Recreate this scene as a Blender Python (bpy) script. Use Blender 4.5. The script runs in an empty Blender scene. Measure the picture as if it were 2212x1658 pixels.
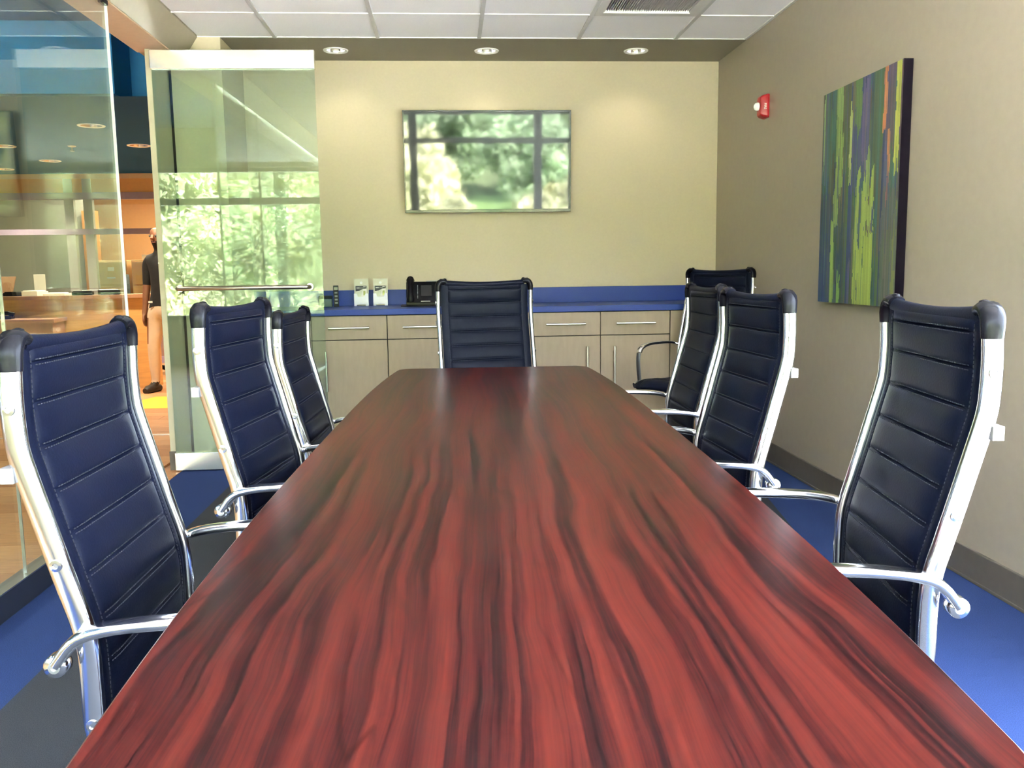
import bpy, bmesh, math, random
import numpy as np
from mathutils import Vector, Matrix

random.seed(7)
rng = np.random.default_rng(7)
SC = bpy.context.scene
COL = SC.collection
R = math.radians

# ------------------------------------------------------------------ camera
F_PX, PITCH, YAW, ROLL, CAM_H = 1887.36, .1289, .07028, .01421, 1.12
cp, sp, cy, sy, cr, sr = (math.cos(PITCH), math.sin(PITCH), math.cos(YAW), math.sin(YAW), math.cos(ROLL), math.sin(ROLL))
fwd = Vector((sy * cp, cy * cp, -sp))
rgt = Vector((cy, -sy, 0))
dwn = fwd.cross(rgt)
r2 = rgt * cr + dwn * sr
d2 = dwn * cr - rgt * sr
cam = bpy.data.cameras.new('camera')
cam.sensor_fit = 'HORIZONTAL'
cam.sensor_width = 36
cam.lens = F_PX / 2212 * 36
cam.clip_start = .02
cam.clip_end = 200
camo = bpy.data.objects.new('camera', cam)
COL.objects.link(camo)
m = Matrix.Identity(4)
for i in range(3):
    m[i][0], m[i][1], m[i][2] = r2[i], -d2[i], -fwd[i]
m[2][3] = CAM_H
camo.matrix_world = m
SC.camera = camo

# ------------------------------------------------------------------ light and exposure
SKY_STRENGTH = 6.0
SUN_STRENGTH = 34.0
EXPOSURE = 2.6
HALL_WATT = 34
world = bpy.data.worlds.new('sky')
SC.world = world
world.use_nodes = True
bg = world.node_tree.nodes['Background']
bg.inputs[0].default_value = (.70, .82, 1.0, 1)
bg.inputs[1].default_value = SKY_STRENGTH
sun = bpy.data.lights.new('sun', 'SUN')
sun.energy = SUN_STRENGTH
sun.angle = R(1.5)
sun.color = (1, .95, .90)
suno = bpy.data.objects.new('sun', sun)
COL.objects.link(suno)
suno.rotation_euler = Vector((-.25, -.58, -.78)).to_track_quat('-Z', 'Y').to_euler()
vs = SC.view_settings
vs.view_transform = 'Standard'
vs.look = 'None'
vs.gamma = 1
vs.use_curve_mapping = False
vs.exposure = EXPOSURE
cyc = SC.cycles
cyc.max_bounces = 12
cyc.diffuse_bounces = 6
cyc.glossy_bounces = 8
cyc.transmission_bounces = 8
cyc.transparent_max_bounces = 24
cyc.sample_clamp_indirect = 12
cyc.caustics_reflective = False
cyc.caustics_refractive = False

# room constants (metres; camera at the origin, +Y into the room)
XR, YB, HC = 1.84, 5.97, 2.49
XG = -1.50            # plane of the glass partition
YF = -1.15            # plane of the window wall behind the camera
XH = -7.0             # far side of the office beyond the glass

# portals guide daylight sampling through the windows (they give off no light)
def portal(loc, rot, sx, sy_):
    l = bpy.data.lights.new('window_portal', 'AREA')
    l.shape = 'RECTANGLE'
    l.size, l.size_y = sx, sy_
    l.cycles.is_portal = True
    o = bpy.data.objects.new('window_portal', l)
    COL.objects.link(o)
    o.location = loc
    o.rotation_euler = rot

# ------------------------------------------------------------------ helpers
def tag(o, label=None, cat=None, group=None, kind=None):
    if label: o['label'] = label
    if cat: o['category'] = cat
    if group: o['group'] = group
    if kind: o['kind'] = kind
    return o

def empty(name, loc=(0, 0, 0), rz=0, label=None, cat=None, group=None, kind=None):
    o = bpy.data.objects.new(name, None)
    COL.objects.link(o)
    o.location = loc
    o.rotation_euler = (0, 0, rz)
    o.empty_display_size = .1
    return tag(o, label, cat, group, kind)

class MB:
    def __init__(s):
        s.v, s.f, s.mi = [], [], []
    def add(s, vs_, fs, mi=0):
        n = len(s.v)
        s.v += [tuple(p) for p in vs_]
        s.f += [tuple(i + n for i in f) for f in fs]
        s.mi += [mi] * len(fs)
        return s
    def box(s, x0, x1, y0, y1, z0, z1, mi=0):
        x0, x1 = min(x0, x1), max(x0, x1); y0, y1 = min(y0, y1), max(y0, y1); z0, z1 = min(z0, z1), max(z0, z1)
        return s.add([(x0, y0, z0), (x1, y0, z0), (x1, y1, z0), (x0, y1, z0), (x0, y0, z1), (x1, y0, z1), (x1, y1, z1), (x0, y1, z1)],
                     [(0, 3, 2, 1), (4, 5, 6, 7), (0, 1, 5, 4), (1, 2, 6, 5), (2, 3, 7, 6), (3, 0, 4, 7)], mi)
    def obox(s, c, ax, ay, az, mi=0):
        c, ax, ay, az = map(Vector, (c, ax, ay, az))
        pts = [c + ax * i + ay * j + az * k for k in (-1, 1) for j, i in ((-1, -1), (-1, 1), (1, 1), (1, -1))]
        return s.add(pts, [(0, 3, 2, 1), (4, 5, 6, 7), (0, 1, 5, 4), (1, 2, 6, 5), (2, 3, 7, 6), (3, 0, 4, 7)], mi)
    def prism(s, poly, axis, a0, a1, mi=0):
        # poly: 2D points, extruded along axis 'x','y','z'
        n = len(poly)
        def P(p, a):
            return {'x': (a, p[0], p[1]), 'y': (p[0], a, p[1]), 'z': (p[0], p[1], a)}[axis]
        vs_ = [P(p, a0) for p in poly] + [P(p, a1) for p in poly]
        fs = [tuple(range(n - 1, -1, -1)), tuple(range(n, 2 * n))] + [(i, (i + 1) % n, n + (i + 1) % n, n + i) for i in range(n)]
        return s.add(vs_, fs, mi)
    def lathe(s, prof, c=(0, 0, 0), axis='z', n=24, mi=0, cap=True):
        vs_, fs = [], []
        for r_, h_ in prof:
            for k in range(n):
                a = 2 * math.pi * k / n
                x, y = r_ * math.cos(a), r_ * math.sin(a)
                q = {'z': (x, y, h_), 'y': (x, h_, y), 'x': (h_, x, y)}[axis]
                vs_.append((q[0] + c[0], q[1] + c[1], q[2] + c[2]))
        for j in range(len(prof) - 1):
            for k in range(n):
                fs.append((j * n + k, j * n + (k + 1) % n, (j + 1) * n + (k + 1) % n, (j + 1) * n + k))
        if cap:
            fs.append(tuple(range(n - 1, -1, -1)))
            fs.append(tuple((len(prof) - 1) * n + k for k in range(n)))
        return s.add(vs_, fs, mi)
    def cyl(s, p0, p1, r_, n=12, mi=0, r1=None):
        return s.tube([p0, p1], [r_, r_ if r1 is None else r1], n, mi)
    def tube(s, path, rad, n=10, mi=0, up=None, sec=None):
        # sweep: rad may be a number, list; sec = 2D section scaled by rad (u along 'up', v across)
        path = [Vector(p) for p in path]
        if not isinstance(rad, (list, tuple)): rad = [rad] * len(path)
        if sec is None: sec = [(math.cos(2 * math.pi * k / n), math.sin(2 * math.pi * k / n)) for k in range(n)]
        n = len(sec)
        vs_, fs = [], []
        prev = Vector(up) if up else None
        for i, p in enumerate(path):
            t = (path[min(i + 1, len(path) - 1)] - path[max(i - 1, 0)]).normalized()
            if prev is None:
                prev = Vector((0, 0, 1)) if abs(t.z) < .9 else Vector((1, 0, 0))
            if up: prev = Vector(up)
            u = (prev - t * prev.dot(t)).normalized()
            w = t.cross(u)
            prev = u
            for a, b in sec:
                vs_.append(p + u * (a * rad[i]) + w * (b * rad[i]))
        for j in range(len(path) - 1):
            for k in range(n):
                fs.append((j * n + k, j * n + (k + 1) % n, (j + 1) * n + (k + 1) % n, (j + 1) * n + k))
        fs.append(tuple(range(n - 1, -1, -1)))
        fs.append(tuple((len(path) - 1) * n + k for k in range(n)))
        return s.add(vs_, fs, mi)
    def mesh(s, name, mats, smooth=False):
        me = bpy.data.meshes.new(name)
        me.from_pydata(s.v, [], s.f)
        mats = mats if isinstance(mats, (list, tuple)) else [mats]
        for m_ in mats: me.materials.append(m_)
        if len(mats) > 1: me.polygons.foreach_set('material_index', s.mi)
        bm = bmesh.new(); bm.from_mesh(me)
        bmesh.ops.recalc_face_normals(bm, faces=bm.faces)
        bm.to_mesh(me); bm.free()
        if smooth:
            me.polygons.foreach_set('use_smooth', [True] * len(me.polygons))
            me.set_sharp_from_angle(angle=R(smooth if smooth is not True else 40))
        me.update()
        return me
    def build(s, name, mats, parent=None, smooth=False, bevel=0, loc=None, seg=2):
        return link(name, s.mesh(name, mats, smooth), parent, bevel, loc, seg)

def link(name, me, parent=None, bevel=0, loc=None, seg=2):
    o = bpy.data.objects.new(name, me)
    COL.objects.link(o)
    if parent is not None: o.parent = parent
    if loc is not None: o.location = loc
    if bevel:
        b = o.modifiers.new('bevel', 'BEVEL')
        b.width = bevel; b.segments = seg; b.limit_method = 'ANGLE'; b.angle_limit = R(40)
        b.harden_normals = False
    return o

def rounded(x0, x1, y0, y1, r_, n=5):
    pts = []
    for cx, cy_, a0 in ((x1 - r_, y1 - r_, 0), (x0 + r_, y1 - r_, 90), (x0 + r_, y0 + r_, 180), (x1 - r_, y0 + r_, 270)):
        for k in range(n + 1):
            a = R(a0 + 90 * k / n)
            pts.append((cx + r_ * math.cos(a), cy_ + r_ * math.sin(a)))
    return pts

def plate_with_holes(name, x0, x1, y0, y1, z, holes, mat, parent=None, n=24):
    # a horizontal sheet with round holes for recessed lights
    bm = bmesh.new()
    def loop(pts):
        vs_ = [bm.verts.new((p[0], p[1], z)) for p in pts]
        return [bm.edges.new((vs_[i], vs_[(i + 1) % len(vs_)])) for i in range(len(vs_))]
    es = loop([(x0, y0), (x1, y0), (x1, y1), (x0, y1)])
    for hx, hy, hr in holes:
        es += loop([(hx + hr * math.cos(2 * math.pi * k / n), hy + hr * math.sin(2 * math.pi * k / n)) for k in range(n)])
    bmesh.ops.triangle_fill(bm, use_beauty=True, edges=es, normal=(0, 0, -1))
    me = bpy.data.meshes.new(name)
    bm.to_mesh(me); bm.free()
    me.materials.append(mat)
    return link(name, me, parent)

# ------------------------------------------------------------------ materials
def newmat(name):
    m_ = bpy.data.materials.new(name)
    m_.use_nodes = True
    nt = m_.node_tree
    return m_, nt, nt.nodes, nt.links, nt.nodes['Principled BSDF']

def mat(name, col, rough=.5, metal=0, noise=.06, scale=30, bump=0, spec=.5, coat=0, stretch=None, sheen=0):
    m_, nt, N, L, b = newmat(name)
    b.inputs['Roughness'].default_value = rough
    b.inputs['Metallic'].default_value = metal
    b.inputs['Specular IOR Level'].default_value = spec
    b.inputs['Coat Weight'].default_value = coat
    b.inputs['Coat Roughness'].default_value = .08
    b.inputs['Sheen Weight'].default_value = sheen
    tc = N.new('ShaderNodeTexCoord')
    mp = N.new('ShaderNodeMapping')
    if stretch: mp.inputs['Scale'].default_value = stretch
    nz = N.new('ShaderNodeTexNoise')
    nz.inputs['Scale'].default_value = scale
    nz.inputs['Detail'].default_value = 4
    rp = N.new('ShaderNodeValToRGB')
    rp.color_ramp.elements[0].position = .3
    rp.color_ramp.elements[1].position = .7
    rp.color_ramp.elements[0].color = (*[c * (1 - noise) for c in col], 1)
    rp.color_ramp.elements[1].color = (*[min(1, c * (1 + noise)) for c in col], 1)
    L.new(tc.outputs['Object'], mp.inputs[0]); L.new(mp.outputs[0], nz.inputs['Vector'])
    L.new(nz.outputs['Fac'], rp.inputs[0]); L.new(rp.outputs[0], b.inputs['Base Color'])
    if bump:
        bp = N.new('ShaderNodeBump')
        bp.inputs['Strength'].default_value = bump
        bp.inputs['Distance'].default_value = .002
        L.new(nz.outputs['Fac'], bp.inputs['Height']); L.new(bp.outputs[0], b.inputs['Normal'])
    return m_

def glass(name, tint=(.93, .975, .94), f0=.04):
    # clear sheet: what passes is tinted, what is mirrored follows the Fresnel curve
    m_ = bpy.data.materials.new(name)
    m_.use_nodes = True
    N, L = m_.node_tree.nodes, m_.node_tree.links
    N.clear()
    out = N.new('ShaderNodeOutputMaterial')
    mix = N.new('ShaderNodeMixShader')
    tr = N.new('ShaderNodeBsdfTransparent'); tr.inputs[0].default_value = (*tint, 1)
    gl = N.new('ShaderNodeBsdfGlossy'); gl.inputs[0].default_value = (.95, 1, .96, 1); gl.inputs['Roughness'].default_value = 0
    ge = N.new('ShaderNodeNewGeometry')
    dt = N.new('ShaderNodeVectorMath'); dt.operation = 'DOT_PRODUCT'
    L.new(ge.outputs['Normal'], dt.inputs[0]); L.new(ge.outputs['Incoming'], dt.inputs[1])
    def mth(op, a, b_=None):
        n = N.new('ShaderNodeMath'); n.operation = op
        for i, q in enumerate((a, b_)):
            if q is None: continue
            if isinstance(q, (int, float)): n.inputs[i].default_value = q
            else: L.new(q, n.inputs[i])
        return n.outputs[0]
    c = mth('ABSOLUTE', dt.outputs['Value'])
    p5 = mth('POWER', mth('SUBTRACT', 1, c), 5)
    fr = mth('ADD', mth('MULTIPLY', p5, 1 - f0), f0)
    L.new(fr, mix.inputs[0]); L.new(tr.outputs[0], mix.inputs[1]); L.new(gl.outputs[0], mix.inputs[2])
    L.new(mix.outputs[0], out.inputs[0])
    return m_

def emit(name, col, strength):
    m_ = bpy.data.materials.new(name)
    m_.use_nodes = True
    N, L = m_.node_tree.nodes, m_.node_tree.links
    N.clear()
    out = N.new('ShaderNodeOutputMaterial'); e = N.new('ShaderNodeEmission')
    e.inputs[0].default_value = (*col, 1); e.inputs[1].default_value = strength
    L.new(e.outputs[0], out.inputs[0])
    return m_

M = {}
M['wall'] = mat('olive_beige_paint', (.55, .475, .335), .62, noise=.02, scale=60, bump=.05, spec=.3)
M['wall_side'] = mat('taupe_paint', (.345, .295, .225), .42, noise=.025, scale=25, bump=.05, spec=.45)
M['pilaster'] = M['wall']
M['band'] = mat('shaded_band_paint', (.25, .225, .165), .6, noise=.02, scale=50, spec=.3)  # the wall's olive paint, darkened to hold the shade of the underside
M['tile'] = mat('ceiling_tile', (.88, .88, .90), .85, noise=.03, scale=160, bump=.25, spec=.2)
M['tbar'] = mat('ceiling_grid_bar', (.55, .55, .55), .5, noise=.02)
M['vent_grey'] = mat('vent_grey_metal', (.62, .62, .61), .5, noise=.03)
M['baseboard'] = mat('taupe_rubber_base', (.105, .088, .070), .6, noise=.05)
M['chrome'] = mat('polished_aluminium', (.86, .87, .90), .13, metal=1, noise=.01)
M['satin'] = mat('brushed_aluminium', (.72, .71, .67), .32, metal=1, noise=.03, stretch=(1, 60, 60))
M['rail_plate'] = mat('satin_door_rail', (.84, .83, .77), .25, metal=1, noise=.02, stretch=(4, 80, 80))
M['leather'] = mat('navy_black_leather', (.0030, .0045, .0135), .48, noise=.12, scale=220, bump=.18, spec=.10)
M['stitch'] = mat('dark_thread', (.012, .013, .022), .7, noise=.1)
M['plastic'] = mat('black_plastic', (.006, .006, .009), .26, noise=.05, spec=.14)
M['dark_metal'] = mat('dark_grey_metal', (.10, .10, .11), .4, metal=.6, noise=.05)
M['glass'] = glass('clear_glass')
M['door_glass'] = glass('door_glass', (.80, .87, .825))
M['window_glass'] = glass('window_glass', (.975, .975, .975))
M['counter'] = mat('blue_laminate', (.026, .055, .26), .42, noise=.10, scale=240, spec=.25)
M['cabinet'] = mat('taupe_laminate', (.335, .255, .185), .48, noise=.05, scale=14, stretch=(3, 3, .6), bump=.03)
M['gap'] = mat('dark_gap', (.012, .011, .010), .8)
M['jamb'] = mat('door_frame_paint', (.47, .43, .30), .45, noise=.02)
M['black_channel'] = mat('black_base_channel', (.02, .022, .03), .35, noise=.05)
M['winframe'] = mat('window_frame_metal', (.22, .23, .20), .45, metal=.3, noise=.03)
M['white'] = mat('white_paint', (.8, .8, .78), .5, noise=.02)
M['tvframe'] = mat('tv_frame_gloss', (.006, .006, .007), .12, noise=.02, spec=.6)

def screen_mat():
    m_, nt, N, L, b = newmat('tv_screen_glass')
    b.inputs['Base Color'].default_value = (.004, .005, .005, 1)
    b.inputs['Roughness'].default_value = .035
    b.inputs['Specular IOR Level'].default_value = 1.0
    nz = N.new('ShaderNodeTexNoise'); nz.inputs['Scale'].default_value = 5
    bp = N.new('ShaderNodeBump'); bp.inputs['Strength'].default_value = .02; bp.inputs['Distance'].default_value = .01
    tc = N.new('ShaderNodeTexCoord')
    L.new(tc.outputs['Object'], nz.inputs['Vector']); L.new(nz.outputs['Fac'], bp.inputs['Height']); L.new(bp.outputs[0], b.inputs['Normal'])
    return m_
M['screen'] = screen_mat()

def carpet_mat(name, col):
    m_ = mat(name, col, .95, noise=.35, scale=420, bump=.6, spec=.1)
    return m_
M['carpet_grey'] = carpet_mat('grey_carpet', (.042, .044, .05))
M['carpet_blue'] = carpet_mat('blue_carpet', (.024, .045, .135))

def wood_table():
    # dark mahogany laminate: long wavering streaks running the length of the table
    m_, nt, N, L, b = newmat('mahogany_laminate')
    tc = N.new('ShaderNodeTexCoord')
    def noise(vec, scale, detail, dist=0, rough=.5):
        n = N.new('ShaderNodeTexNoise')
        n.inputs['Scale'].default_value = scale; n.inputs['Detail'].default_value = detail
        n.inputs['Distortion'].default_value = dist; n.inputs['Roughness'].default_value = rough
        L.new(vec, n.inputs['Vector'])
        return n.outputs['Fac']
    def mapping(vec, sc, loc=(0, 0, 0)):
        mp = N.new('ShaderNodeMapping'); mp.inputs['Scale'].default_value = sc; mp.inputs['Location'].default_value = loc
        L.new(vec, mp.inputs[0])
        return mp.outputs[0]
    def mth(op, a, b_):
        n = N.new('ShaderNodeMath'); n.operation = op
        for i, q in enumerate((a, b_)):
            if isinstance(q, (int, float)): n.inputs[i].default_value = q
            else: L.new(q, n.inputs[i])
        return n.outputs[0]
    def ramp(fac, stops):
        r_ = N.new('ShaderNodeValToRGB')
        cr_ = r_.color_ramp
        while len(cr_.elements) < len(stops): cr_.elements.new(.5)
        for e, (p, c) in zip(cr_.elements, stops):
            e.position = p; e.color = (*c, 1)
        L.new(fac, r_.inputs[0])
        return r_.outputs[0]
    # slow sideways waver of the grain
    wob = noise(mapping(tc.outputs['Object'], (2.6, 1.0, 1)), 1.5, 3)
    sep = N.new('ShaderNodeSeparateXYZ'); L.new(tc.outputs['Object'], sep.inputs[0])
    xx = mth('ADD', sep.outputs[0], mth('MULTIPLY', mth('SUBTRACT', wob, .5), .075))
    cmb = N.new('ShaderNodeCombineXYZ')
    L.new(xx, cmb.inputs[0]); L.new(sep.outputs[1], cmb.inputs[1])
    v = cmb.outputs[0]
    broad = noise(mapping(v, (24, .55, 1)), 1, 4, .5, .6)
    fine = noise(mapping(v, (80, .7, 1), (3, 1, 0)), 1, 5, .5, .65)
    hair = noise(mapping(v, (420, 6, 1), (7, 2, 0)), 1, 3)
    s = mth('ADD', mth('MULTIPLY', broad, .46), mth('ADD', mth('MULTIPLY', fine, .40), mth('MULTIPLY', hair, .14)))
    col = ramp(s, [(.36, (.004, .0013, .0018)), (.43, (.010, .0022, .0026)), (.48, (.025, .0038, .0038)), (.53, (.043, .0062, .0050)), (.62, (.064, .0095, .0066))])
    # contour lines of a slowly varying field give the nested cathedral figure
    field = noise(mapping(v, (6.5, .6, 1), (11, 5, 0)), 1, 3, .2)
    fr = N.new('ShaderNodeMath'); fr.operation = 'FRACT'; L.new(mth('MULTIPLY', field, 15), fr.inputs[0])
    lm = ramp(fr.outputs[0], [(0, (.75, .7, .7)), (.10, (.42, .36, .38)), (.22, (1, 1, 1)), (1, (1, 1, 1))])
    gate = ramp(noise(mapping(v, (9, .8, 1), (2, 9, 0)), 1, 2), [(.46, (0, 0, 0)), (.66, (.8, .8, .8))])
    mx = N.new('ShaderNodeMix'); mx.data_type = 'RGBA'; mx.blend_type = 'MULTIPLY'
    L.new(gate, mx.inputs['Factor'])
    L.new(col, mx.inputs['A']); L.new(lm, mx.inputs['B'])
    L.new(mx.outputs['Result'], b.inputs['Base Color'])
    rr = N.new('ShaderNodeMapRange'); L.new(noise(tc.outputs['Object'], 9, 4), rr.inputs[0])
    rr.inputs['To Min'].default_value = .2755; rr.inputs['To Max'].default_value = .285
    L.new(rr.outputs[0], b.inputs['Roughness'])
    b.inputs['Specular IOR Level'].default_value = .06
    return m_
M['mahogany'] = wood_table()
M['mahogany_edge'] = mat('mahogany_edge', (.05, .012, .011), .35, noise=.3, scale=8, stretch=(20, .6, 20))

# office beyond the glass
M['office_floor'] = [mat('plank_tone', c, .38, noise=.18, scale=6, stretch=(1, 14, 1)) for c in ((.46, .235, .105), (.40, .19, .08), (.52, .28, .13))]
M['yellow'] = mat('yellow_patch_tone', (.78, .50, .03), .4, noise=.05)
M['teal'] = mat('blue_bulkhead_paint', (.012, .20, .46), .6, noise=.03)
M['slate'] = mat('slate_ceiling_paint', (.014, .10, .27), .8, noise=.03, spec=.1)
M['orange'] = mat('orange_paint', (.62, .33, .13), .65, noise=.03)
M['peach'] = mat('peach_paint_and_lamp_tint', (.60, .42, .28), .6, noise=.03)
M['office_grey'] = mat('office_grey_paint', (.34, .34, .35), .65, noise=.03)
M['mauve'] = mat('mauve_frame', (.34, .27, .40), .45, noise=.03)
M['maple'] = mat('maple_veneer', (.55, .31, .11), .42, noise=.10, scale=5, stretch=(1, 1, 9))
M['brown'] = mat('brown_laminate', (.33, .175, .095), .5, noise=.06)
M['manila'] = mat('almond_enamel', (.64, .43, .21), .45, noise=.02)
M['door_wood'] = mat('orange_wood_door', (.48, .20, .06), .4, noise=.12, scale=5, stretch=(12, 1, 1))
M['paper'] = mat('white_paper', (.80, .77, .70), .8, noise=.02)

# ------------------------------------------------------------------ the meeting room shell
def struct(o, label, cat):
    return tag(o, label, cat, kind='structure')

# floor: blue carpet border, grey field under the table
fl = empty('floor', (0, 0, 0))
struct(fl, 'blue carpet floor with grey carpet field under the table', 'floor')
b = MB()
xb0 = -1.195
def xb1(y): return min(1.82, 1.27 + .16 * (y - 2.1))
b.prism([(xb0, YF), (xb1(YF), YF), (xb1(YB), YB), (xb0, YB)], 'z', -.05, 0)
b.build('carpet', M['carpet_grey'], fl)
b = MB(); b.prism([(XG - .06, YF), (xb0, YF), (xb0, YB), (XG - .06, YB)], 'z', -.05, 0)
b.build('carpet', M['carpet_blue'], fl)
b = MB(); b.prism([(xb1(YF), YF), (XR, YF), (XR, YB), (xb1(YB), YB)], 'z', -.05, 0)
b.build('carpet', M['carpet_blue'], fl)

# back wall, pilaster at its left end
b = MB(); b.box(-1.75, XR + .15, YB, YB + .15, -.05, 3.1)
struct(b.build('wall_back', M['wall']), 'olive beige painted wall behind the television', 'wall')
b = MB(); b.box(-1.585, -1.295, 5.41, YB, 0, HC + .3)
struct(b.build('wall_left', M['wall']), 'olive painted pilaster in the corner behind the glass door', 'wall')
b = MB(); b.box(-1.632, -1.606, 5.171, YB, 0, HC + .3)
struct(b.build('wall_left_end', M['wall']), 'olive painted stub of wall beside the glass door frame', 'wall')
b = MB(); b.box(-1.606, -1.584, 5.43, YB, 0, HC)
struct(b.build('trim_1', M['gap']), 'dark shadow gap between pilaster and door wall', 'gap')

# right wall with a window near the camera end
RWY0, RWY1, RWZ0, RWZ1 = -1.0, 1.9, .06, 2.44
b = MB()
b.box(XR, XR + .15, RWY1, YB + .15, -.05, 3.1)
b.box(XR, XR + .15, YF - .1, RWY0, -.05, 3.1)
b.box(XR, XR + .15, RWY0, RWY1, -.05, RWZ0)
b.box(XR, XR + .15, RWY0, RWY1, RWZ1, 3.1)
struct(b.build('wall_right', M['wall_side']), 'taupe painted side wall carrying the abstract canvas', 'wall')
b = MB(); b.box(XR - .012, XR, 1.0, 5.36, 0, .115)
b.box(XR - .016, XR, 1.0, 5.36, 0, .012)
struct(b.build('baseboard_right', M['baseboard'], bevel=.003), 'dark taupe rubber baseboard along the side wall', 'baseboard')

# window wall behind the camera
SILL, HEAD, TRANSOM = .56, 2.44, 2.03
XW = -4.04             # end of the window ribbon
MUL = [1.33, -.46, -2.25]
b = MB()
b.box(XH, XR + .15, YF - .2, YF, -.4, SILL)
b.box(XH, XR + .15, YF - .2, YF, HEAD, 3.1)
b.box(XH, XW, YF - .2, YF, SILL, HEAD)
struct(b.build('wall_front', M['wall']), 'low wall and header around the ribbon of windows', 'wall')

edges = [XR] + MUL + [XW]
for i in range(len(edges) - 1):
    x1, x0 = edges[i], edges[i + 1]
    w = empty('window_%d' % (i + 1), ((x0 + x1) / 2, YF - .1, SILL))
    struct(w, 'grey framed window bay looking onto sunlit trees', 'window')
    cx = (x0 + x1) / 2
    b = MB()
    hx = (x1 - x0) / 2
    b.box(-hx, -hx + .06, -.05, .06, 0, HEAD - SILL); b.box(hx - .06, hx, -.05, .06, 0, HEAD - SILL)
    b.box(-hx + .06, hx - .06, -.05, .06, 0, .05); b.box(-hx + .06, hx - .06, -.05, .06, HEAD - SILL - .05, HEAD - SILL)
    b.build('window_frame', M['winframe'], w)
    b = MB(); b.box(-hx + .06, hx - .06, -.05, .06, TRANSOM - SILL - .04, TRANSOM - SILL + .04)
    b.build('transom', M['winframe'], w)
    for z0, z1 in ((.05, TRANSOM - SILL - .04), (TRANSOM - SILL + .04, HEAD - SILL - .05)):
        b = MB(); b.box(-hx + .06, hx - .06, 0, .008, z0, z1)
        b.build('pane', M['window_glass'], w)
w = empty('window_5', (XR + .06, (RWY0 + RWY1) / 2, RWZ0))
struct(w, 'grey framed window in the taupe side wall', 'window')
b = MB(); hy = (RWY1 - RWY0) / 2
for y0, y1, z0, z1 in ((-hy, -hy + .05, 0, RWZ1 - RWZ0), (hy - .05, hy, 0, RWZ1 - RWZ0), (-hy + .05, hy - .05, 0, .05), (-hy + .05, hy - .05, RWZ1 - RWZ0 - .05, RWZ1 - RWZ0), (-.03, .03, .05, RWZ1 - RWZ0 - .05)):
    b.box(-.04, .04, y0, y1, z0, z1)
b.build('window_frame', M['winframe'], w)
for y0, y1 in ((-hy + .05, -.03), (.03, hy - .05)):
    b = MB(); b.box(-.004, .004, y0, y1, .05, RWZ1 - RWZ0 - .05)
    b.build('pane', M['window_glass'], w)
portal(((XW + XR) / 2, YF - .22, (SILL + HEAD) / 2), (R(90), 0, 0), XR - XW, HEAD - SILL)
portal((XR + .16, (RWY0 + RWY1) / 2, (RWZ0 + RWZ1) / 2), (0, R(90), 0), RWZ1 - RWZ0, RWY1 - RWY0)

# ceiling: tiles on a grid, painted band at the back, roof slab above everything
ce = empty('ceiling', (0, 0, HC))
struct(ce, 'white tile ceiling on a grey grid with an olive band at the back', 'ceiling')
YE = 5.415
gx = [-1.58, -.98, -.383, .214, .81, 1.398, 1.84]
gx[0] = -1.425
gy = [YE, 4.93]
while gy[-1] - .6 > YF: gy.append(gy[-1] - .6)
gy.append(YF)
tile_cache = {}
VENT = (4, 1)   # column, row of the air vent
for i in range(len(gx) - 1):
    for j in range(len(gy) - 1):
        if (i, j) == VENT: continue
        wx, wy = gx[i + 1] - gx[i] - .012, gy[j] - gy[j + 1] - .012
        if wy < .02: continue
        key = (round(wx, 3), round(wy, 3))
        if key not in tile_cache:
            b = MB(); b.box(-wx / 2, wx / 2, -wy / 2, wy / 2, .006, .022)
            tile_cache[key] = b.mesh('tile', M['tile'])
        link('tile', tile_cache[key], ce, loc=((gx[i] + gx[i + 1]) / 2, (gy[j] + gy[j + 1]) / 2, 0))
for x in gx[1:-1]:
    b = MB(); b.box(x - .011, x + .011, YF, YE, -.002, .012); b.build('grid_bar', M['tbar'], ce)
for y in gy[:-1]:
    b = MB(); b.box(gx[0], gx[-1] - .002, y - .006, y + .006, .001, .012); b.build('grid_bar', M['white'], ce)  # cross bars coloured white to carry the light on their edges
b = MB(); b.box(XR - .016, XR - .0005, YF, YE, -.001, .006); b.build('wall_angle', M['vent_grey'], ce)
HOLES = [(-.665, 5.70, .056), (.271, 5.70, .056), (1.218, 5.69, .056)]
pb = plate_with_holes('painted_band', -1.62, XR, YE, YB, 0, HOLES, M['band'], ce)
b = MB(); b.box(XH, XR + .15, YF - .2, 14.2, 3.1, 3.25)
struct(b.build('roof', M['slate']), 'flat roof slab over the building', 'roof')

# header over the glass partition (sloping inner face, level underside)
b = MB(); b.prism([(-1.425, HC), (-1.51, 2.362), (-1.70, 2.362), (-1.70, 3.1), (-1.425, 3.1)], 'y', YF, 5.41)
struct(b.build('trim_2', M['wall_side']), 'olive beam above the glass partition and door', 'beam')
b = MB(); b.box(-1.70, -1.512, YF, 5.2, 2.354, 2.362)  # strip coloured peach to stand for warm lamplight from the office
struct(b.build('trim_3', M['peach']), 'underside of the beam above the glass, warm hall light put into its peach colour', 'trim')
b = MB(); b.box(XG - .018, XG + .018, YF, 4.22, 2.338, 2.356)
struct(b.build('trim_4', M['satin']), 'slim metal channel holding the top of the glass', 'trim')

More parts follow.
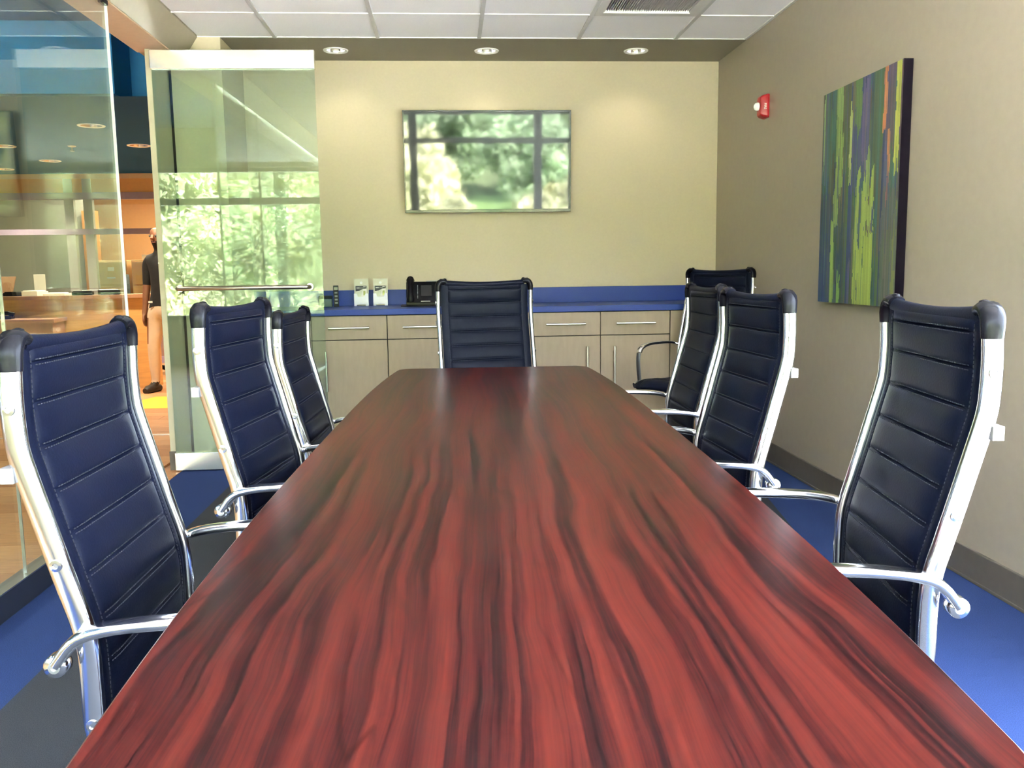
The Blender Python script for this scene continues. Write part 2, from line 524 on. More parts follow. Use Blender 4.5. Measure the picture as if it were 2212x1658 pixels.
# glass partition panels with base channel
tr = empty('wall_glass', (XG, 0, 0))
struct(tr, 'frameless glass partition between the meeting room and the office', 'glass wall')
for y0, y1 in ((YF, .62), (.626, 1.84), (1.846, 3.06), (3.066, 4.205)):
    b = MB(); b.box(-.006, .006, y0, y1, .095, 2.345)
    b.build('glass_panel', M['glass'], tr)
b = MB(); b.box(-.005, .005, 3.0605, 3.0655, .095, 2.345); b.build('silicone_joint', mat('silicone', (.22, .19, .13), .5), tr)
b = MB(); b.box(-.0062, .0062, 4.2052, 4.2085, .1, 2.344); b.build('polished_edge', M['white'], tr)
b = MB(); b.box(-.03, .022, YF, 4.21, 0, .092)
b.build('base_channel', M['black_channel'], tr, bevel=.003)
b = MB(); b.box(-.032, .024, YF, 4.21, .092, .097); b.build('channel_lip', M['satin'], tr)
b = MB(); b.box(-.012, .012, 4.15, 4.205, 2.318, 2.338); b.build('glass_clamp', M['plastic'], tr)

# door frame and the open glass door
b = MB(); b.box(-1.632, -1.600, 5.105, 5.17, 0, 2.352)
struct(b.build('trim_5', M['jamb'], bevel=.003), 'pale olive post of the glass door frame', 'door frame')
b = MB(); b.box(-1.635, -1.598, 5.095, 5.104, 0, .11)
struct(b.build('trim_6', M['baseboard']), 'short dark base at the foot of the door post', 'baseboard')
DW, DH = .885, 2.335
dr = empty('door_1', (-1.592, 5.074, 0), R(-.7))
struct(dr, 'open frameless glass door with satin rails and a long push bar', 'door')
b = MB(); b.box(.004, DW - .004, -.006, .006, .11, 2.235); b.build('glass_pane', M['door_glass'], dr)
b = MB(); b.box(0, DW, -.022, .022, .005, .108); b.build('bottom_rail', M['rail_plate'], dr, bevel=.003)
b = MB(); b.box(0, DW, -.022, .022, 2.235, DH); b.build('top_rail', M['rail_plate'], dr, bevel=.003)
b = MB()
b.tube([(.085, -.01, 1.046), (.085, -.05, 1.046), (.092, -.06, 1.046), (.80, -.06, 1.046), (.807, -.05, 1.046), (.807, -.01, 1.046)], .0125, 14)
b.build('push_bar', mat('bronze_satin_bar', (.46, .42, .34), .28, metal=1, noise=.02), dr, smooth=60)
for x in (.085, .807):
    b = MB(); b.lathe([(.02, -.012), (.02, -.006)], (x, 0, 1.046), 'y', 20); b.build('bar_rosette', M['satin'], dr, smooth=True)
b = MB(); b.lathe([(.012, -.028), (.014, -.022)], (.78, 0, .86 - .03), 'y', 16); b.build('lock_button', M['satin'], dr, smooth=True)

# ------------------------------------------------------------------ recessed lights
def downlight(loc, watt, col, label, group, r_=.065, spot=True, drop=0):
    d = empty('downlight', loc, 0, label, 'downlight', group)
    b = MB(); b.lathe([(r_ + .012, 0), (r_ + .010, -.006), (r_ - .006, -.005), (r_ - .010, .001)], (0, 0, 0), 'z', 32, cap=False)
    b.build('trim_ring', M['white'], d, smooth=60)
    b = MB(); b.lathe([(r_ - .010, 0), (r_ * .72, .05), (r_ * .6, .11), (.001, .115)], (0, 0, 0), 'z', 32, cap=False)
    b.build('reflector', M['chrome'], d, smooth=60)
    b = MB(); b.lathe([(.0, .022), (.022, .026), (.03, .05), (.022, .09), (.012, .11)], (0, 0, 0), 'z', 16, cap=False)
    b.build('bulb', BULB if watt < 20 else BULB_HALL, d, smooth=True)
    if spot:
        l = bpy.data.lights.new('downlight_beam', 'SPOT')
        l.energy = watt; l.color = col; l.spot_size = R(120); l.spot_blend = .8; l.shadow_soft_size = .04
        lo = bpy.data.objects.new('downlight_beam', l); COL.objects.link(lo)
        lo.parent = d; lo.location = (0, 0, -.015)
    return d
BULB = emit('lamp_white', (1, .93, .80), 3.0)
BULB_HALL = emit('lamp_warm', (1, .80, .52), 3.0)
for x, y, _ in HOLES:
    downlight((x, y, HC), 1.2, (1, .9, .72), 'round recessed downlight in the olive ceiling band', 'downlights above the blue counter')

# ------------------------------------------------------------------ air vent in the ceiling grid
vx0, vx1 = gx[VENT[0]], gx[VENT[0] + 1]
vy1, vy0 = gy[VENT[1]], gy[VENT[1] + 1]
ve = empty('air_vent', ((vx0 + vx1) / 2, (vy0 + vy1) / 2, HC), 0, 'grey square return air vent set in the tile grid', 'vent')
hw, hh = (vx1 - vx0) / 2 - .011, (vy1 - vy0) / 2 - .011
b = MB()
for q in ((-hw, hw, hh - .06, hh), (-hw, hw, -hh, -hh + .06), (-hw, -hw + .045, -hh + .06, hh - .06), (hw - .06, hw, -hh + .06, hh - .06)):
    b.box(*q, -.004, .01)
b.build('vent_frame', M['vent_grey'], ve)
b = MB(); b.box(-hw + .04, hw - .055, hh - .066, hh - .060, -.008, .01); b.build('bright_lip', M['white'], ve)
b = MB(); b.box(-hw, hw, -hh, hh, .05, .06); b.build('vent_back', M['dark_metal'], ve)
bl = MB(); bl.obox((0, 0, .012), (.0012, 0, 0), (0, hh - .064, 0), (.002, 0, .011))
blade = bl.mesh('blade', M['vent_grey'])
x = -hw + .05
while x < hw - .062:
    link('blade', blade, ve, loc=(x, 0, 0)); x += .0125

# ------------------------------------------------------------------ cabinets, counter
CF = 5.36
units = [(-1.29, -.38), (-.38, .494), (.494, 1.369)]
for n, (x0, x1) in enumerate(units):
    c = empty('base_cabinet', ((x0 + x1) / 2, CF, 0), 0,
              ['taupe base cabinet beside the pilaster, behind the glass door', 'taupe base cabinet behind the chair at the table head', 'taupe base cabinet with bar pulls beside the corner chair'][n], 'cabinet', 'base cabinets under the blue counter')
    h = (x1 - x0) / 2
    b = MB(); b.box(-h + .001, h - .001, .02, .59, .10, .862); b.build('body', M['gap'], c)
    b = MB(); b.box(-h, h, .07, .09, 0, .10); b.build('toe_kick', M['baseboard'], c)
    for s in (0, 1):
        a0, a1 = (-h + .0025, -.002) if s == 0 else (.002, h - .0025)
        d = MB(); d.box(a0, a1, 0, .019, .718, .860)
        do = d.build('drawer_front', M['cabinet'], c, bevel=.0012)
        cx = (a0 + a1) / 2
        p = MB(); p.cyl((cx - .122, -.032, .790), (cx + .122, -.032, .790), .0065, 12)
        p.cyl((cx - .09, -.032, .790), (cx - .09, 0, .790), .004, 8); p.cyl((cx + .09, -.032, .790), (cx + .09, 0, .790), .004, 8)
        p.build('bar_pull', M['satin'], do, smooth=True)
        d = MB(); d.box(a0, a1, 0, .019, .105, .713)
        do = d.build('cabinet_door', M['cabinet'], c, bevel=.0012)
        hx_ = a1 - .083 if s == 0 else a0 + .083
        p = MB(); p.cyl((hx_, -.032, .405), (hx_, -.032, .650), .0065, 12)
        p.cyl((hx_, -.032, .44), (hx_, 0, .44), .004, 8); p.cyl((hx_, -.032, .615), (hx_, 0, .615), .004, 8)
        p.build('bar_pull', M['satin'], do, smooth=True)
c = empty('filler_cabinet', (1.605, CF, 0), 0, 'narrow taupe filler cabinet in the corner by the side wall', 'cabinet')
b = MB(); b.box(-.234, .234, .02, .59, .10, .862); b.build('body', M['gap'], c)
b = MB(); b.box(-.233, .233, 0, .019, .105, .860); b.build('filler_panel', M['cabinet'], c, bevel=.0012)
b = MB(); b.box(-.234, .234, .07, .09, 0, .10); b.build('toe_kick', M['baseboard'], c)
ct = empty('worktop', (0, CF, .865), 0, 'long glossy blue laminate counter along the back wall', 'counter')
b = MB(); b.box(-1.292, XR - .002, -.022, YB - CF - .001, 0, .036); b.build('counter_slab', M['counter'], ct, bevel=.003)
b = MB(); b.box(-1.292, XR - .002, YB - CF - .022, YB - CF - .001, .036, .14); b.build('backsplash', M['counter'], ct, bevel=.002)

# ------------------------------------------------------------------ television
tv = empty('television', (.275, YB, 1.832), 0, 'flat black television on the olive wall mirroring the windows', 'television')
tilt = R(3.85)
TW, TH = 1.10, .652
def tvp(name, mb, mt, bevel=0):
    o = mb.build(name, mt, tv, bevel=bevel)
    o.rotation_euler = (tilt, 0, 0)
    o.location = (0, -.085, 0)
    return o
b = MB(); b.box(-TW / 2, TW / 2, -.006, .03, -TH / 2, TH / 2); tvp('housing', b, M['plastic'], .004)
b = MB()
bz = .009
b.box(-TW / 2, TW / 2, -.012, -.004, TH / 2 - bz, TH / 2); b.box(-TW / 2, TW / 2, -.012, -.004, -TH / 2, -TH / 2 + .02)
b.box(-TW / 2, -TW / 2 + bz, -.012, -.004, -TH / 2 + .02, TH / 2 - bz); b.box(TW / 2 - bz, TW / 2, -.012, -.004, -TH / 2 + .02, TH / 2 - bz)
tvp('bezel', b, M['tvframe'], .0015)
b = MB(); b.box(-TW / 2 + bz, TW / 2 - bz, -.0085, -.0062, -TH / 2 + .02, TH / 2 - bz); tvp('screen', b, M['screen'])
b = MB(); b.box(-.2, .2, -.055, -.001, -.2, .2); b.build('wall_bracket', M['plastic'], tv)

# ------------------------------------------------------------------ canvas on the side wall
def painting_colours(nu, nv):
    u = (np.arange(nu) + .5) / nu
    v = (np.arange(nv) + .5) / nv
    U, V = np.meshgrid(u, v, indexing='ij')
    g = np.random.default_rng(21)
    def n1(x, f):     # smooth 1D noise
        t = g.random(int(f) + 3); i = np.floor(x * f).astype(int); a = x * f - i
        a = a * a * (3 - 2 * a)
        return t[i] * (1 - a) + t[i + 1] * a
    def srgb(*c):
        c = np.array(c) / 255.
        return np.where(c <= .04045, c / 12.92, ((c + .055) / 1.055) ** 2.4)
    pal = [srgb(*c) for c in ((52, 72, 118), (66, 104, 84), (84, 112, 66), (94, 92, 128), (48, 66, 104), (86, 92, 72), (70, 112, 108), (108, 100, 84), (60, 88, 60))]
    img = np.zeros((nu, nv, 3))
    k = 0
    cols_top = []; x = 0
    while x < nu:       # ragged base streaks, two or three colours stacked in each
        w = g.integers(2, 5)
        cuts = sorted(g.random(2)); cc = [pal[g.integers(len(pal))] for _ in range(3)]
        for q in range(x, min(nu, x + w)):
            j1, j2 = cuts[0] + g.normal(0, .02), cuts[1] + g.normal(0, .02)
            img[q] = np.where((v < j1)[:, None], cc[0], np.where((v < j2)[:, None], cc[1], cc[2]))
        x += w
    def zone(u0, u1, v0, v1, c, jag=.03, mixw=1.0):
        uu = U + .012 * (n1(V, 7) - .5) + .01 * (n1(V, 23) - .5)
        top = v0 + jag * (n1(U, 90) * 2 - 1); bot = v1 + jag * (n1(U, 90) * 2 - 1)
        mk = (uu > u0) & (uu < u1) & (V > top) & (V < bot)
        img[mk] = img[mk] * (1 - mixw) + np.array(srgb(*c)) * mixw
    # hues of the big areas
    zone(0, .17, .48, 1.1, (50, 72, 112), .06, .75)
    zone(.22, .36, .55, 1.1, (56, 84, 78), .06, .6)
    zone(.30, .40, -.1, .35, (92, 98, 66), .05, .7)
    zone(.42, .60, .12, .48, (78, 84, 130), .06, .75)
    zone(.45, .54, -.1, .22, (104, 138, 74), .05, .9)
    zone(.66, .78, -.1, .40, (84, 112, 84), .06, .6)
    zone(.82, 1.0, .50, 1.1, (106, 106, 98), .06, .75)
    zone(.84, .93, -.1, .35, (98, 82, 98), .05, .75)
    zone(.05, .15, .02, .42, (70, 112, 88), .08, .6)
    zone(.55, .61, .03, .36, (112, 98, 140), .06, .85)
    # lime and yellow streaks
    zone(.20, .29, -.1, .20, (140, 168, 100), .05)
    zone(.205, .30, .20, .48, (146, 172, 96), .04)
    zone(.19, .255, .46, .62, (146, 172, 94), .03)
    zone(.165, .215, .60, 1.1, (148, 176, 90), .02)
    zone(.27, .31, .86, 1.1, (130, 172, 82), .05)
    zone(.012, .035, .02, .40, (160, 192, 130), .05)
    zone(.39, .425, .08, .42, (180, 192, 116), .06)
    zone(.495, .545, .42, .98, (162, 180, 92), .04)
    zone(.56, .72, .48, .70, (160, 180, 94), .10)
    zone(.49, .73, .68, 1.1, (164, 182, 88), .05)
    zone(.61, .66, .32, .55, (154, 176, 102), .05)
    zone(.535, .565, .45, .74, (82, 104, 118), .04)
    zone(.60, .612, .72, .84, (92, 116, 86), .03)
    zone(.53, .54, .86, 1.0, (90, 104, 96), .03)
    zone(.79, .83, -.1, .26, (206, 132, 88), .03)
    zone(.855, .885, .30, .48, (200, 136, 92), .05)
    zone(.86, .88, .46, .58, (160, 106, 104), .03)
    zone(.935, .985, -.1, .43, (190, 194, 92), .05)
    zone(.985, 1.1, -.1, .55, (98, 74, 92), .05)
    zone(.955, .99, .60, 1.1, (128, 136, 78), .05)
    zone(.70, .72, .55, .66, (78, 92, 120), .04)
    for _ in range(110):      # thin drips of every hue over the whole canvas
        q = g.integers(0, nu); w = g.integers(1, 3); va = g.random() * .9; vb = va + .08 + g.random() * .3
        c_ = pal[g.integers(len(pal))] * (.8 + .7 * g.random())
        sel = (v > va) & (v < vb)
        img[q:q + w, sel] = img[q:q + w, sel] * .55 + c_ * .45
    img *= .80 * (1 + .28 * (g.random((nu, 1, 1)) - .5)) * (1 + .08 * (g.random((nu, nv, 1)) - .5))
    return img
def paint_mat():
    m_, nt, N, L, b_ = newmat('streaked_acrylic')
    at = N.new('ShaderNodeVertexColor'); at.layer_name = 'paint'
    nz = N.new('ShaderNodeTexNoise'); nz.inputs['Scale'].default_value = 300
    bp = N.new('ShaderNodeBump'); bp.inputs['Strength'].default_value = .2; bp.inputs['Distance'].default_value = .001
    L.new(nz.outputs['Fac'], bp.inputs['Height']); L.new(bp.outputs[0], b_.inputs['Normal'])
    L.new(at.outputs['Color'], b_.inputs['Base Color'])
    b_.inputs['Roughness'].default_value = .5
    return m_
CY0, CY1, CZ0, CZ1 = 3.436, 4.174, .950, 1.923
cv = empty('canvas_painting', (XR, (CY0 + CY1) / 2, CZ0), 0, 'abstract canvas of vertical green, blue and orange streaks on the side wall', 'painting')
b = MB(); b.box(-.040, -.002, CY0 - (CY0 + CY1) / 2, CY1 - (CY0 + CY1) / 2, 0, CZ1 - CZ0); b.build('stretcher_frame', mat('canvas_edge', (.010, .007, .012), .8, spec=.03), cv)
NU, NV = 130, 170
pc = painting_colours(NU, NV)
uu = np.linspace(0, 1, NU + 1); vv = np.linspace(0, 1, NV + 1)
hyc = (CY1 - CY0) / 2
verts = [(-.0405, hyc - 2 * hyc * a, (CZ1 - CZ0) * (1 - c_)) for a in uu for c_ in vv]
faces = [(i * (NV + 1) + j, i * (NV + 1) + j + 1, (i + 1) * (NV + 1) + j + 1, (i + 1) * (NV + 1) + j) for i in range(NU) for j in range(NV)]
me = bpy.data.meshes.new('painted_face'); me.from_pydata(verts, [], faces)
ca = me.color_attributes.new('paint', 'FLOAT_COLOR', 'CORNER')
flat = np.ones((NU * NV, 4, 4), dtype=np.float32)
flat[:, :, :3] = pc.reshape(-1, 1, 3)
ca.data.foreach_set('color', flat.ravel())
me.materials.append(paint_mat())
link('painted_face', me, cv)

# ------------------------------------------------------------------ fire strobe
st = empty('fire_strobe', (XR, 5.045, 2.03), 0, 'red fire alarm strobe with clear lens on the side wall', 'alarm')
M['red'] = mat('red_plastic', (.42, .016, .022), .3, noise=.03)
b = MB(); b.prism(rounded(-.045, .045, -.066, .066, .012), 'x', -.012, -.001); b.build('back_plate', M['red'], st, smooth=True)
b = MB()
for q, (xx_, hw_, hh_) in enumerate(((-.012, .042, .064), (-.035, .040, .060), (-.047, .032, .050), (-.050, .022, .042))):
    pass
rings = [rounded(-w_, w_, -h_, h_, .012) for _, w_, h_ in ((0, .042, .064), (0, .040, .060), (0, .032, .051), (0, .022, .042))]
xs_ = (-.012, -.034, -.047, -.050)
vs_ = [(x, p[0], p[1]) for x, rg in zip(xs_, rings) for p in rg]; nn = len(rings[0])
fs_ = [(j * nn + k, j * nn + (k + 1) % nn, (j + 1) * nn + (k + 1) % nn, (j + 1) * nn + k) for j in range(3) for k in range(nn)] + [tuple(3 * nn + k for k in range(nn))]
b = MB(); b.add(vs_, fs_); b.build('housing', M['red'], st, smooth=35)
b = MB(); b.lathe([(.023, -.046), (.023, -.060), (.018, -.070), (.008, -.076), (.0, -.077)], (0, 0, 0), 'x', 20, cap=False)
b.build('lens', mat('strobe_lens', (.85, .86, .86), .08, noise=.02, spec=.8), st, smooth=True)
def text_mesh(body, size):
    cu = bpy.data.curves.new('lettering', 'FONT'); cu.body = body; cu.size = size; cu.align_x = 'CENTER'; cu.align_y = 'CENTER'
    cu.extrude = .0004
    to = bpy.data.objects.new('lettering_source', cu); COL.objects.link(to)
    dg = bpy.context.evaluated_depsgraph_get()
    me_ = bpy.data.meshes.new_from_object(to.evaluated_get(dg))
    bpy.data.objects.remove(to); bpy.data.curves.remove(cu)
    return me_
tm = text_mesh('FIRE', .019)
tm.materials.clear(); tm.materials.append(M['white'])
# lettering runs down the cheek of the housing that faces into the room's length
o = link('lettering', tm, st, loc=(-.024, -.0418, -.004))
o.rotation_euler = (R(90), R(90), 0)

# ------------------------------------------------------------------ chairs
PROF = [(-.008, 1.000), (-.010, .95), (-.009, .905), (-.006, .872), (.003, .835), (.020, .772), (.036, .712), (.052, .655), (.064, .612), (.070, .575),
        (.072, .525), (.072, .47), (.074, .435), (.084, .408), (.108, .392), (.16, .386), (.26, .388), (.38, .396), (.455, .398), (.49, .388)]
def resample(pts, step):
    pts = [Vector((p[0], 0, p[1])) for p in pts]
    # Catmull-Rom for smoothness
    dense = []
    for i in range(len(pts) - 1):
        p0, p1, p2, p3 = pts[max(i - 1, 0)], pts[i], pts[i + 1], pts[min(i + 2, len(pts) - 1)]
        for k in range(12):
            t = k / 12
            dense.append(.5 * ((2 * p1) + (p2 - p0) * t + (2 * p0 - 5 * p1 + 4 * p2 - p3) * t * t + (3 * p1 - p0 - 3 * p2 + p3) * t ** 3))
    dense.append(pts[-1])
    out, acc = [dense[0]], 0
    for a, b_ in zip(dense, dense[1:]):
        acc += (b_ - a).length
        if acc >= step: out.append(b_); acc = 0
    return out
OVAL = []
for k in range(16):
    a = 2 * math.pi * k / 16
    ca_, sa_ = math.cos(a), math.sin(a)
    OVAL.append((math.copysign(abs(ca_) ** .75, ca_) * .0165, math.copysign(abs(sa_) ** .75, sa_) * .0105))

def sling(path, half, seams, thick, puff, border=.034, top_roll=False):
    # quilted leather panel along a profile in the x-z plane; front is the side facing +x / up
    mb = MB()
    ys = [-half, -half + .012, -half + border - .004, -half + border, -half + border + .004, -half + border + .014, -half + border + .04]
    mid = np.linspace(-half + border + .07, half - border - .07, 7)
    ys = ys + list(mid) + [-y for y in reversed(ys)]
    L_ = [0]
    for a, b_ in zip(path, path[1:]): L_.append(L_[-1] + (b_ - a).length)
    tot = L_[-1]
    ss = []
    sl = [0] + [s_ for s_ in seams if s_ < tot - .02] + [tot]
    for a, b_ in zip(sl, sl[1:]):
        for q in (0, .035, .08, .2, .4, .6, .8, .92, .965): ss.append(a + (b_ - a) * q)
    ss.append(tot)
    def at_(s_):
        for i in range(len(L_) - 1):
            if L_[i + 1] >= s_ - 1e-9:
                t = (s_ - L_[i]) / max(1e-9, L_[i + 1] - L_[i]); break
        p = path[i].lerp(path[i + 1], t); d = (path[min(i + 2, len(path) - 1)] - path[max(i - 1, 0)]).normalized()
        return p, Vector((-d.z, 0, d.x))
    def quilt(s_, y):
        e = min(1, max(0, (half - border - abs(y)) / .03))
        for a, b_ in zip(sl, sl[1:]):
            if a - 1e-9 <= s_ <= b_ + 1e-9:
                q = (s_ - a) / (b_ - a)
                return e * puff * (min(1, math.sin(math.pi * min(1, max(0, q))) * 1.0)) ** .5 - (.0015 if e > 0 and min(q, 1 - q) < .05 else 0)
        return 0
    nrow, ncol = len(ss), len(ys)
    front, back = [], []
    for s_ in ss:
        p, n = at_(s_)
        for y in ys:
            edge = .006 if abs(y) > half - .001 else 0
            groove = -.0018 if abs(abs(y) - (half - border)) < .001 else 0
            q = p + n * (thick / 2 + quilt(s_, y) + groove - edge); front.append((q.x, y, q.z))
            q = p - n * (thick / 2 - edge); back.append((q.x, y, q.z))
    N_ = len(front)
    fs = []
    for i in range(nrow - 1):
        for j in range(ncol - 1):
            a = i * ncol + j
            fs.append((a, a + 1, a + ncol + 1, a + ncol))
            fs.append((N_ + a, N_ + a + ncol, N_ + a + ncol + 1, N_ + a + 1))
    for i in range(nrow - 1):
        a = i * ncol; fs.append((a, a + ncol, N_ + a + ncol, N_ + a))
        a = i * ncol + ncol - 1; fs.append((a, N_ + a, N_ + a + ncol, a + ncol))
    for j in range(ncol - 1):
        fs.append((j, N_ + j, N_ + j + 1, j + 1))
        a = (nrow - 1) * ncol + j; fs.append((a, a + 1, N_ + a + 1, N_ + a))
    mb.add(front + back, fs)
    # stitches: short dashes beside each seam and along the border
    st_ = MB()
    def dash(s0, y0, s1, y1):
        p0, n0 = at_(s0); p1, n1_ = at_(s1)
        off = thick / 2 + .0006
        a = p0 + n0 * (off + max(0, quilt(s0, y0))); b_ = p1 + n1_ * (off + max(0, quilt(s1, y1)))
        a = Vector((a.x, y0, a.z)); b_ = Vector((b_.x, y1, b_.z))
        d = (b_ - a) / 2; c_ = (a + b_) / 2
        w = d.normalized().cross(n0) * .0008
        st_.obox(c_, d, w, n0 * .0006)
    for s_ in sl[1:-1]:
        for off in (-.004, .004):
            y = -half + border + .008
            while y < half - border - .012:
                dash(s_ + off, y, s_ + off, y + .0045); y += .0075
    for sgn in (-1, 1):
        s_ = .01
        while s_ < tot - .012:
            dash(s_, sgn * (half - border + .004), s_ + .0045, sgn * (half - border + .004)); s_ += .0075
    return mb, st_

rail_path = resample(PROF, .012)
SPLIT = max(i for i, p in enumerate(rail_path) if p.z > .425 and p.x < .1)
back_path = [Vector((-.009, 0, 1.022))] + rail_path[:SPLIT + 1]
seat_path = [Vector(p) for p in resample([(.088, .418), (.10, .403), (.125, .396), (.18, .393), (.28, .394), (.38, .402), (.445, .402), (.475, .390), (.487, .368)], .012)]
HALF = .211
seams_b = [.028 + .07 * k + (.048 if k else 0) - (.0 if k else 0) for k in range(9)]
seams_b = [.022] + [.083 + .07 * k for k in range(8)]
CH = {}
mb_, sb_ = sling(back_path, HALF, seams_b, .016, .0075)
CH['backrest'] = (mb_.mesh('backrest', M['leather'], 50), (0, 0, 0))
CH['backrest_stitching'] = (sb_.mesh('stitching', M['stitch']), None)
mb_, sb_ = sling(seat_path, HALF, [.07 * k for k in range(1, 6)], .040, .009)
CH['seat'] = (mb_.mesh('seat', M['leather'], 50), None)
CH['seat_stitching'] = (sb_.mesh('stitching', M['stitch']), None)
# top roll between the caps, dipping a little in the middle
tb = MB()
pts = []
for k in range(13):
    y = -.192 + .384 * k / 12
    pts.append((-.009, y, 1.030 - .009 * (1 - (y / .192) ** 2)))
tb.tube(pts, 1, sec=[(math.cos(2 * math.pi * k / 12) * .014, math.sin(2 * math.pi * k / 12) * .0125) for k in range(12)], up=(0, 0, 1))
CH['top_roll'] = (tb.mesh('top_roll', M['leather'], 60), None)
for sgn, nm in ((-1, 'a'), (1, 'b')):
    y = sgn * .225
    rb = MB()
    rb.tube([(p.x, y, p.z) for p in rail_path], 1, sec=OVAL, up=(1, 0, .15))
    CH['side_rail' + nm] = (rb.mesh('side_rail', M['chrome'], 60), None)
    cb = MB()
    cp_ = [(-.008, y, .992), (-.008, y, 1.012), (-.0085, y - sgn * .002, 1.022), (-.009, y - sgn * .008, 1.032), (-.009, y - sgn * .017, 1.038), (-.009, y - sgn * .030, 1.038), (-.009, y - sgn * .040, 1.035)]
    cb.tube(cp_, [1.0, 1.08, 1.12, 1.14, 1.12, 1.05, .98], sec=[(math.cos(2 * math.pi * k / 14) * .0178, math.sin(2 * math.pi * k / 14) * .0125) for k in range(14)], up=(1, 0, 0))
    cb.lathe([(.009, .0), (.008, .004), (.002, .006)], (-.009, y - sgn * .034, 1.047), 'z', 12)
    CH['corner_cap' + nm] = (cb.mesh('corner_cap', M['plastic'], 60), None)
    ab = MB()
    ya = sgn * .2495
    ap = [(.036, .560), (.046, .574), (.060, .591), (.080, .603), (.115, .611), (.17, .616), (.25, .618), (.32, .616), (.37, .608), (.402, .592), (.418, .566)]
    ap = [(p.x, ya, p.z) for p in resample(ap, .01)]
    ab.tube(ap, 1, sec=[(math.copysign(abs(math.cos(a)) ** .6, math.cos(a)) * .0092, math.copysign(abs(math.sin(a)) ** .6, math.sin(a)) * .0175) for a in [2 * math.pi * k / 16 for k in range(16)]], up=(0, 0, 1))
    ab.lathe([(.0150, -.0125), (.0175, -.010), (.0175, .010), (.0150, .0125)], (.036, ya, .558), 'y', 20)
    CH['armrest' + nm] = (ab.mesh('armrest', M['chrome'], 50), None)
    bb_ = MB(); bb_.lathe([(.0085, 0), (.0085, sgn * .0025), (.004, sgn * .0027), (.004, sgn * .001)], (.036, ya + sgn * .0125, .558), 'y', 14)
    CH['arm_bolt' + nm] = (bb_.mesh('bolt', M['satin'], 40), None)
    lb = MB()
    lp = [(p.x, ya, p.z) for p in resample([(.4175, .568), (.422, .540), (.420, .48), (.412, .42), (.402, .375)], .02)]
    lb.tube(lp, 1, sec=[(math.cos(a) * .0075, math.sin(a) * .014) for a in [2 * math.pi * k / 12 for k in range(12)]], up=(1, 0, 0))
    lb.box(.385, .42, ya - .01, sgn * .2, .372, .386)
    CH['arm_support' + nm] = (lb.mesh('arm_support', M['dark_metal'], 50), None)
    for q, (t, z) in enumerate(((-.010, .938), (.038, .704), (.072, .452))):
        kb = MB(); kb.lathe([(.0095, 0), (.009, sgn * .003), (.0045, sgn * .0034), (.0045, sgn * .0015)], (t, y + sgn * .0098, z), 'y', 14)
        CH['rail_bolt%s%d' % (nm, q)] = (kb.mesh('bolt', M['chrome'], 40), None)
kb = MB(); kb.box(-.030, -.012, -.237, .237, .829, .852); CH['back_stretcher'] = (kb.mesh('back_stretcher', mat('grey_stretcher', (.26, .25, .245), .5, noise=.03)), None)
for q, t in enumerate((.12, .40)):
    kb = MB(); kb.tube([(t, y, .362) for y in (-.22, -.1, .1, .22)], .012, 10)
    CH['seat_stretcher%d' % q] = (kb.mesh('seat_stretcher', M['dark_metal'], 50), None)
kb = MB(); kb.box(.15, .38, -.08, .08, .315, .362); CH['tilt_mechanism'] = (kb.mesh('tilt_mechanism', M['plastic']), None)
kb = MB(); kb.cyl((.25, -.08, .335), (.25, -.235, .328), .006, 10); kb.lathe([(.008, -.27), (.014, -.262), (.014, -.24), (.008, -.232)], (.25, 0, .328), 'y', 14)
CH['lever'] = (kb.mesh('lever', M['plastic'], 50), None)
FIX = {}
kb = MB(); kb.lathe([(.026, .10), (.026, .25)], (.265, 0, 0), 'z', 20); kb.lathe([(.014, .25), (.014, .40)], (.265, 0, 0), 'z', 16)
FIX['gas_column'] = kb.mesh('gas_column', M['plastic'], 40)
for k in range(5):
    a = 2 * math.pi * k / 5 + .3
    kb = MB(); d = Vector((math.cos(a), math.sin(a), 0))
    c0 = Vector((.265, 0, 0))
    kb.tube([c0 + d * .02 + Vector((0, 0, .118)), c0 + d * .12 + Vector((0, 0, .108)), c0 + d * .285 + Vector((0, 0, .078))], [.022, .018, .012], 10)
    FIX['base_leg%d' % k] = kb.mesh('base_leg', M['chrome'], 50)
    e = c0 + d * .280
    n_ = Vector((-d.y, d.x, 0))
    kb = MB()
    for s_ in (-1, 1): kb.tube([e + n_ * (s_ * .008) + Vector((0, 0, .028)), e + n_ * (s_ * .024) + Vector((0, 0, .028))], .0278, 16)
    kb.cyl(e + Vector((0, 0, .03)), e + Vector((0, 0, .085)), .006, 8)
    FIX['caster%d' % k] = kb.mesh('caster', M['plastic'], 50)
SUB = {'backrest_stitching': 'backrest', 'seat_stitching': 'seat', 'arm_bolta': 'armresta', 'arm_boltb': 'armrestb'}
for s_ in 'ab':
    for q in range(3): SUB['rail_bolt%s%d' % (s_, q)] = 'side_rail' + s_
PLAIN = {'arm_bolt': 'bolt', 'rail_bolt': 'bolt', 'backrest_stitching': 'stitching', 'seat_stitching': 'stitching'}
def chair(x, y, ang, dz, label):
    root = empty('conference_chair', (x, y, 0), R(ang), label, 'chair', 'high-back conference chairs')
    made = {}
    for key, (me_, _) in CH.items():
        if key in SUB: continue
        made[key] = link(me_.name.split('.')[0], me_, root, loc=(0, 0, dz))
    for key, par in SUB.items():
        o = link(CH[key][0].name.split('.')[0], CH[key][0], made[par])
        if 'stitching' in key: o['kind'] = 'stuff'
    for key, me_ in FIX.items(): link(me_.name.split('.')[0], me_, root)
    return root
chair(-.6215, 1.525, -.9, -.006, 'navy-black leather chair beside the glass partition, first along the table from the windows')
chair(-.5485, 2.3225, -8.3, .005, 'navy-black leather chair in front of the glass door, middle one along that side')
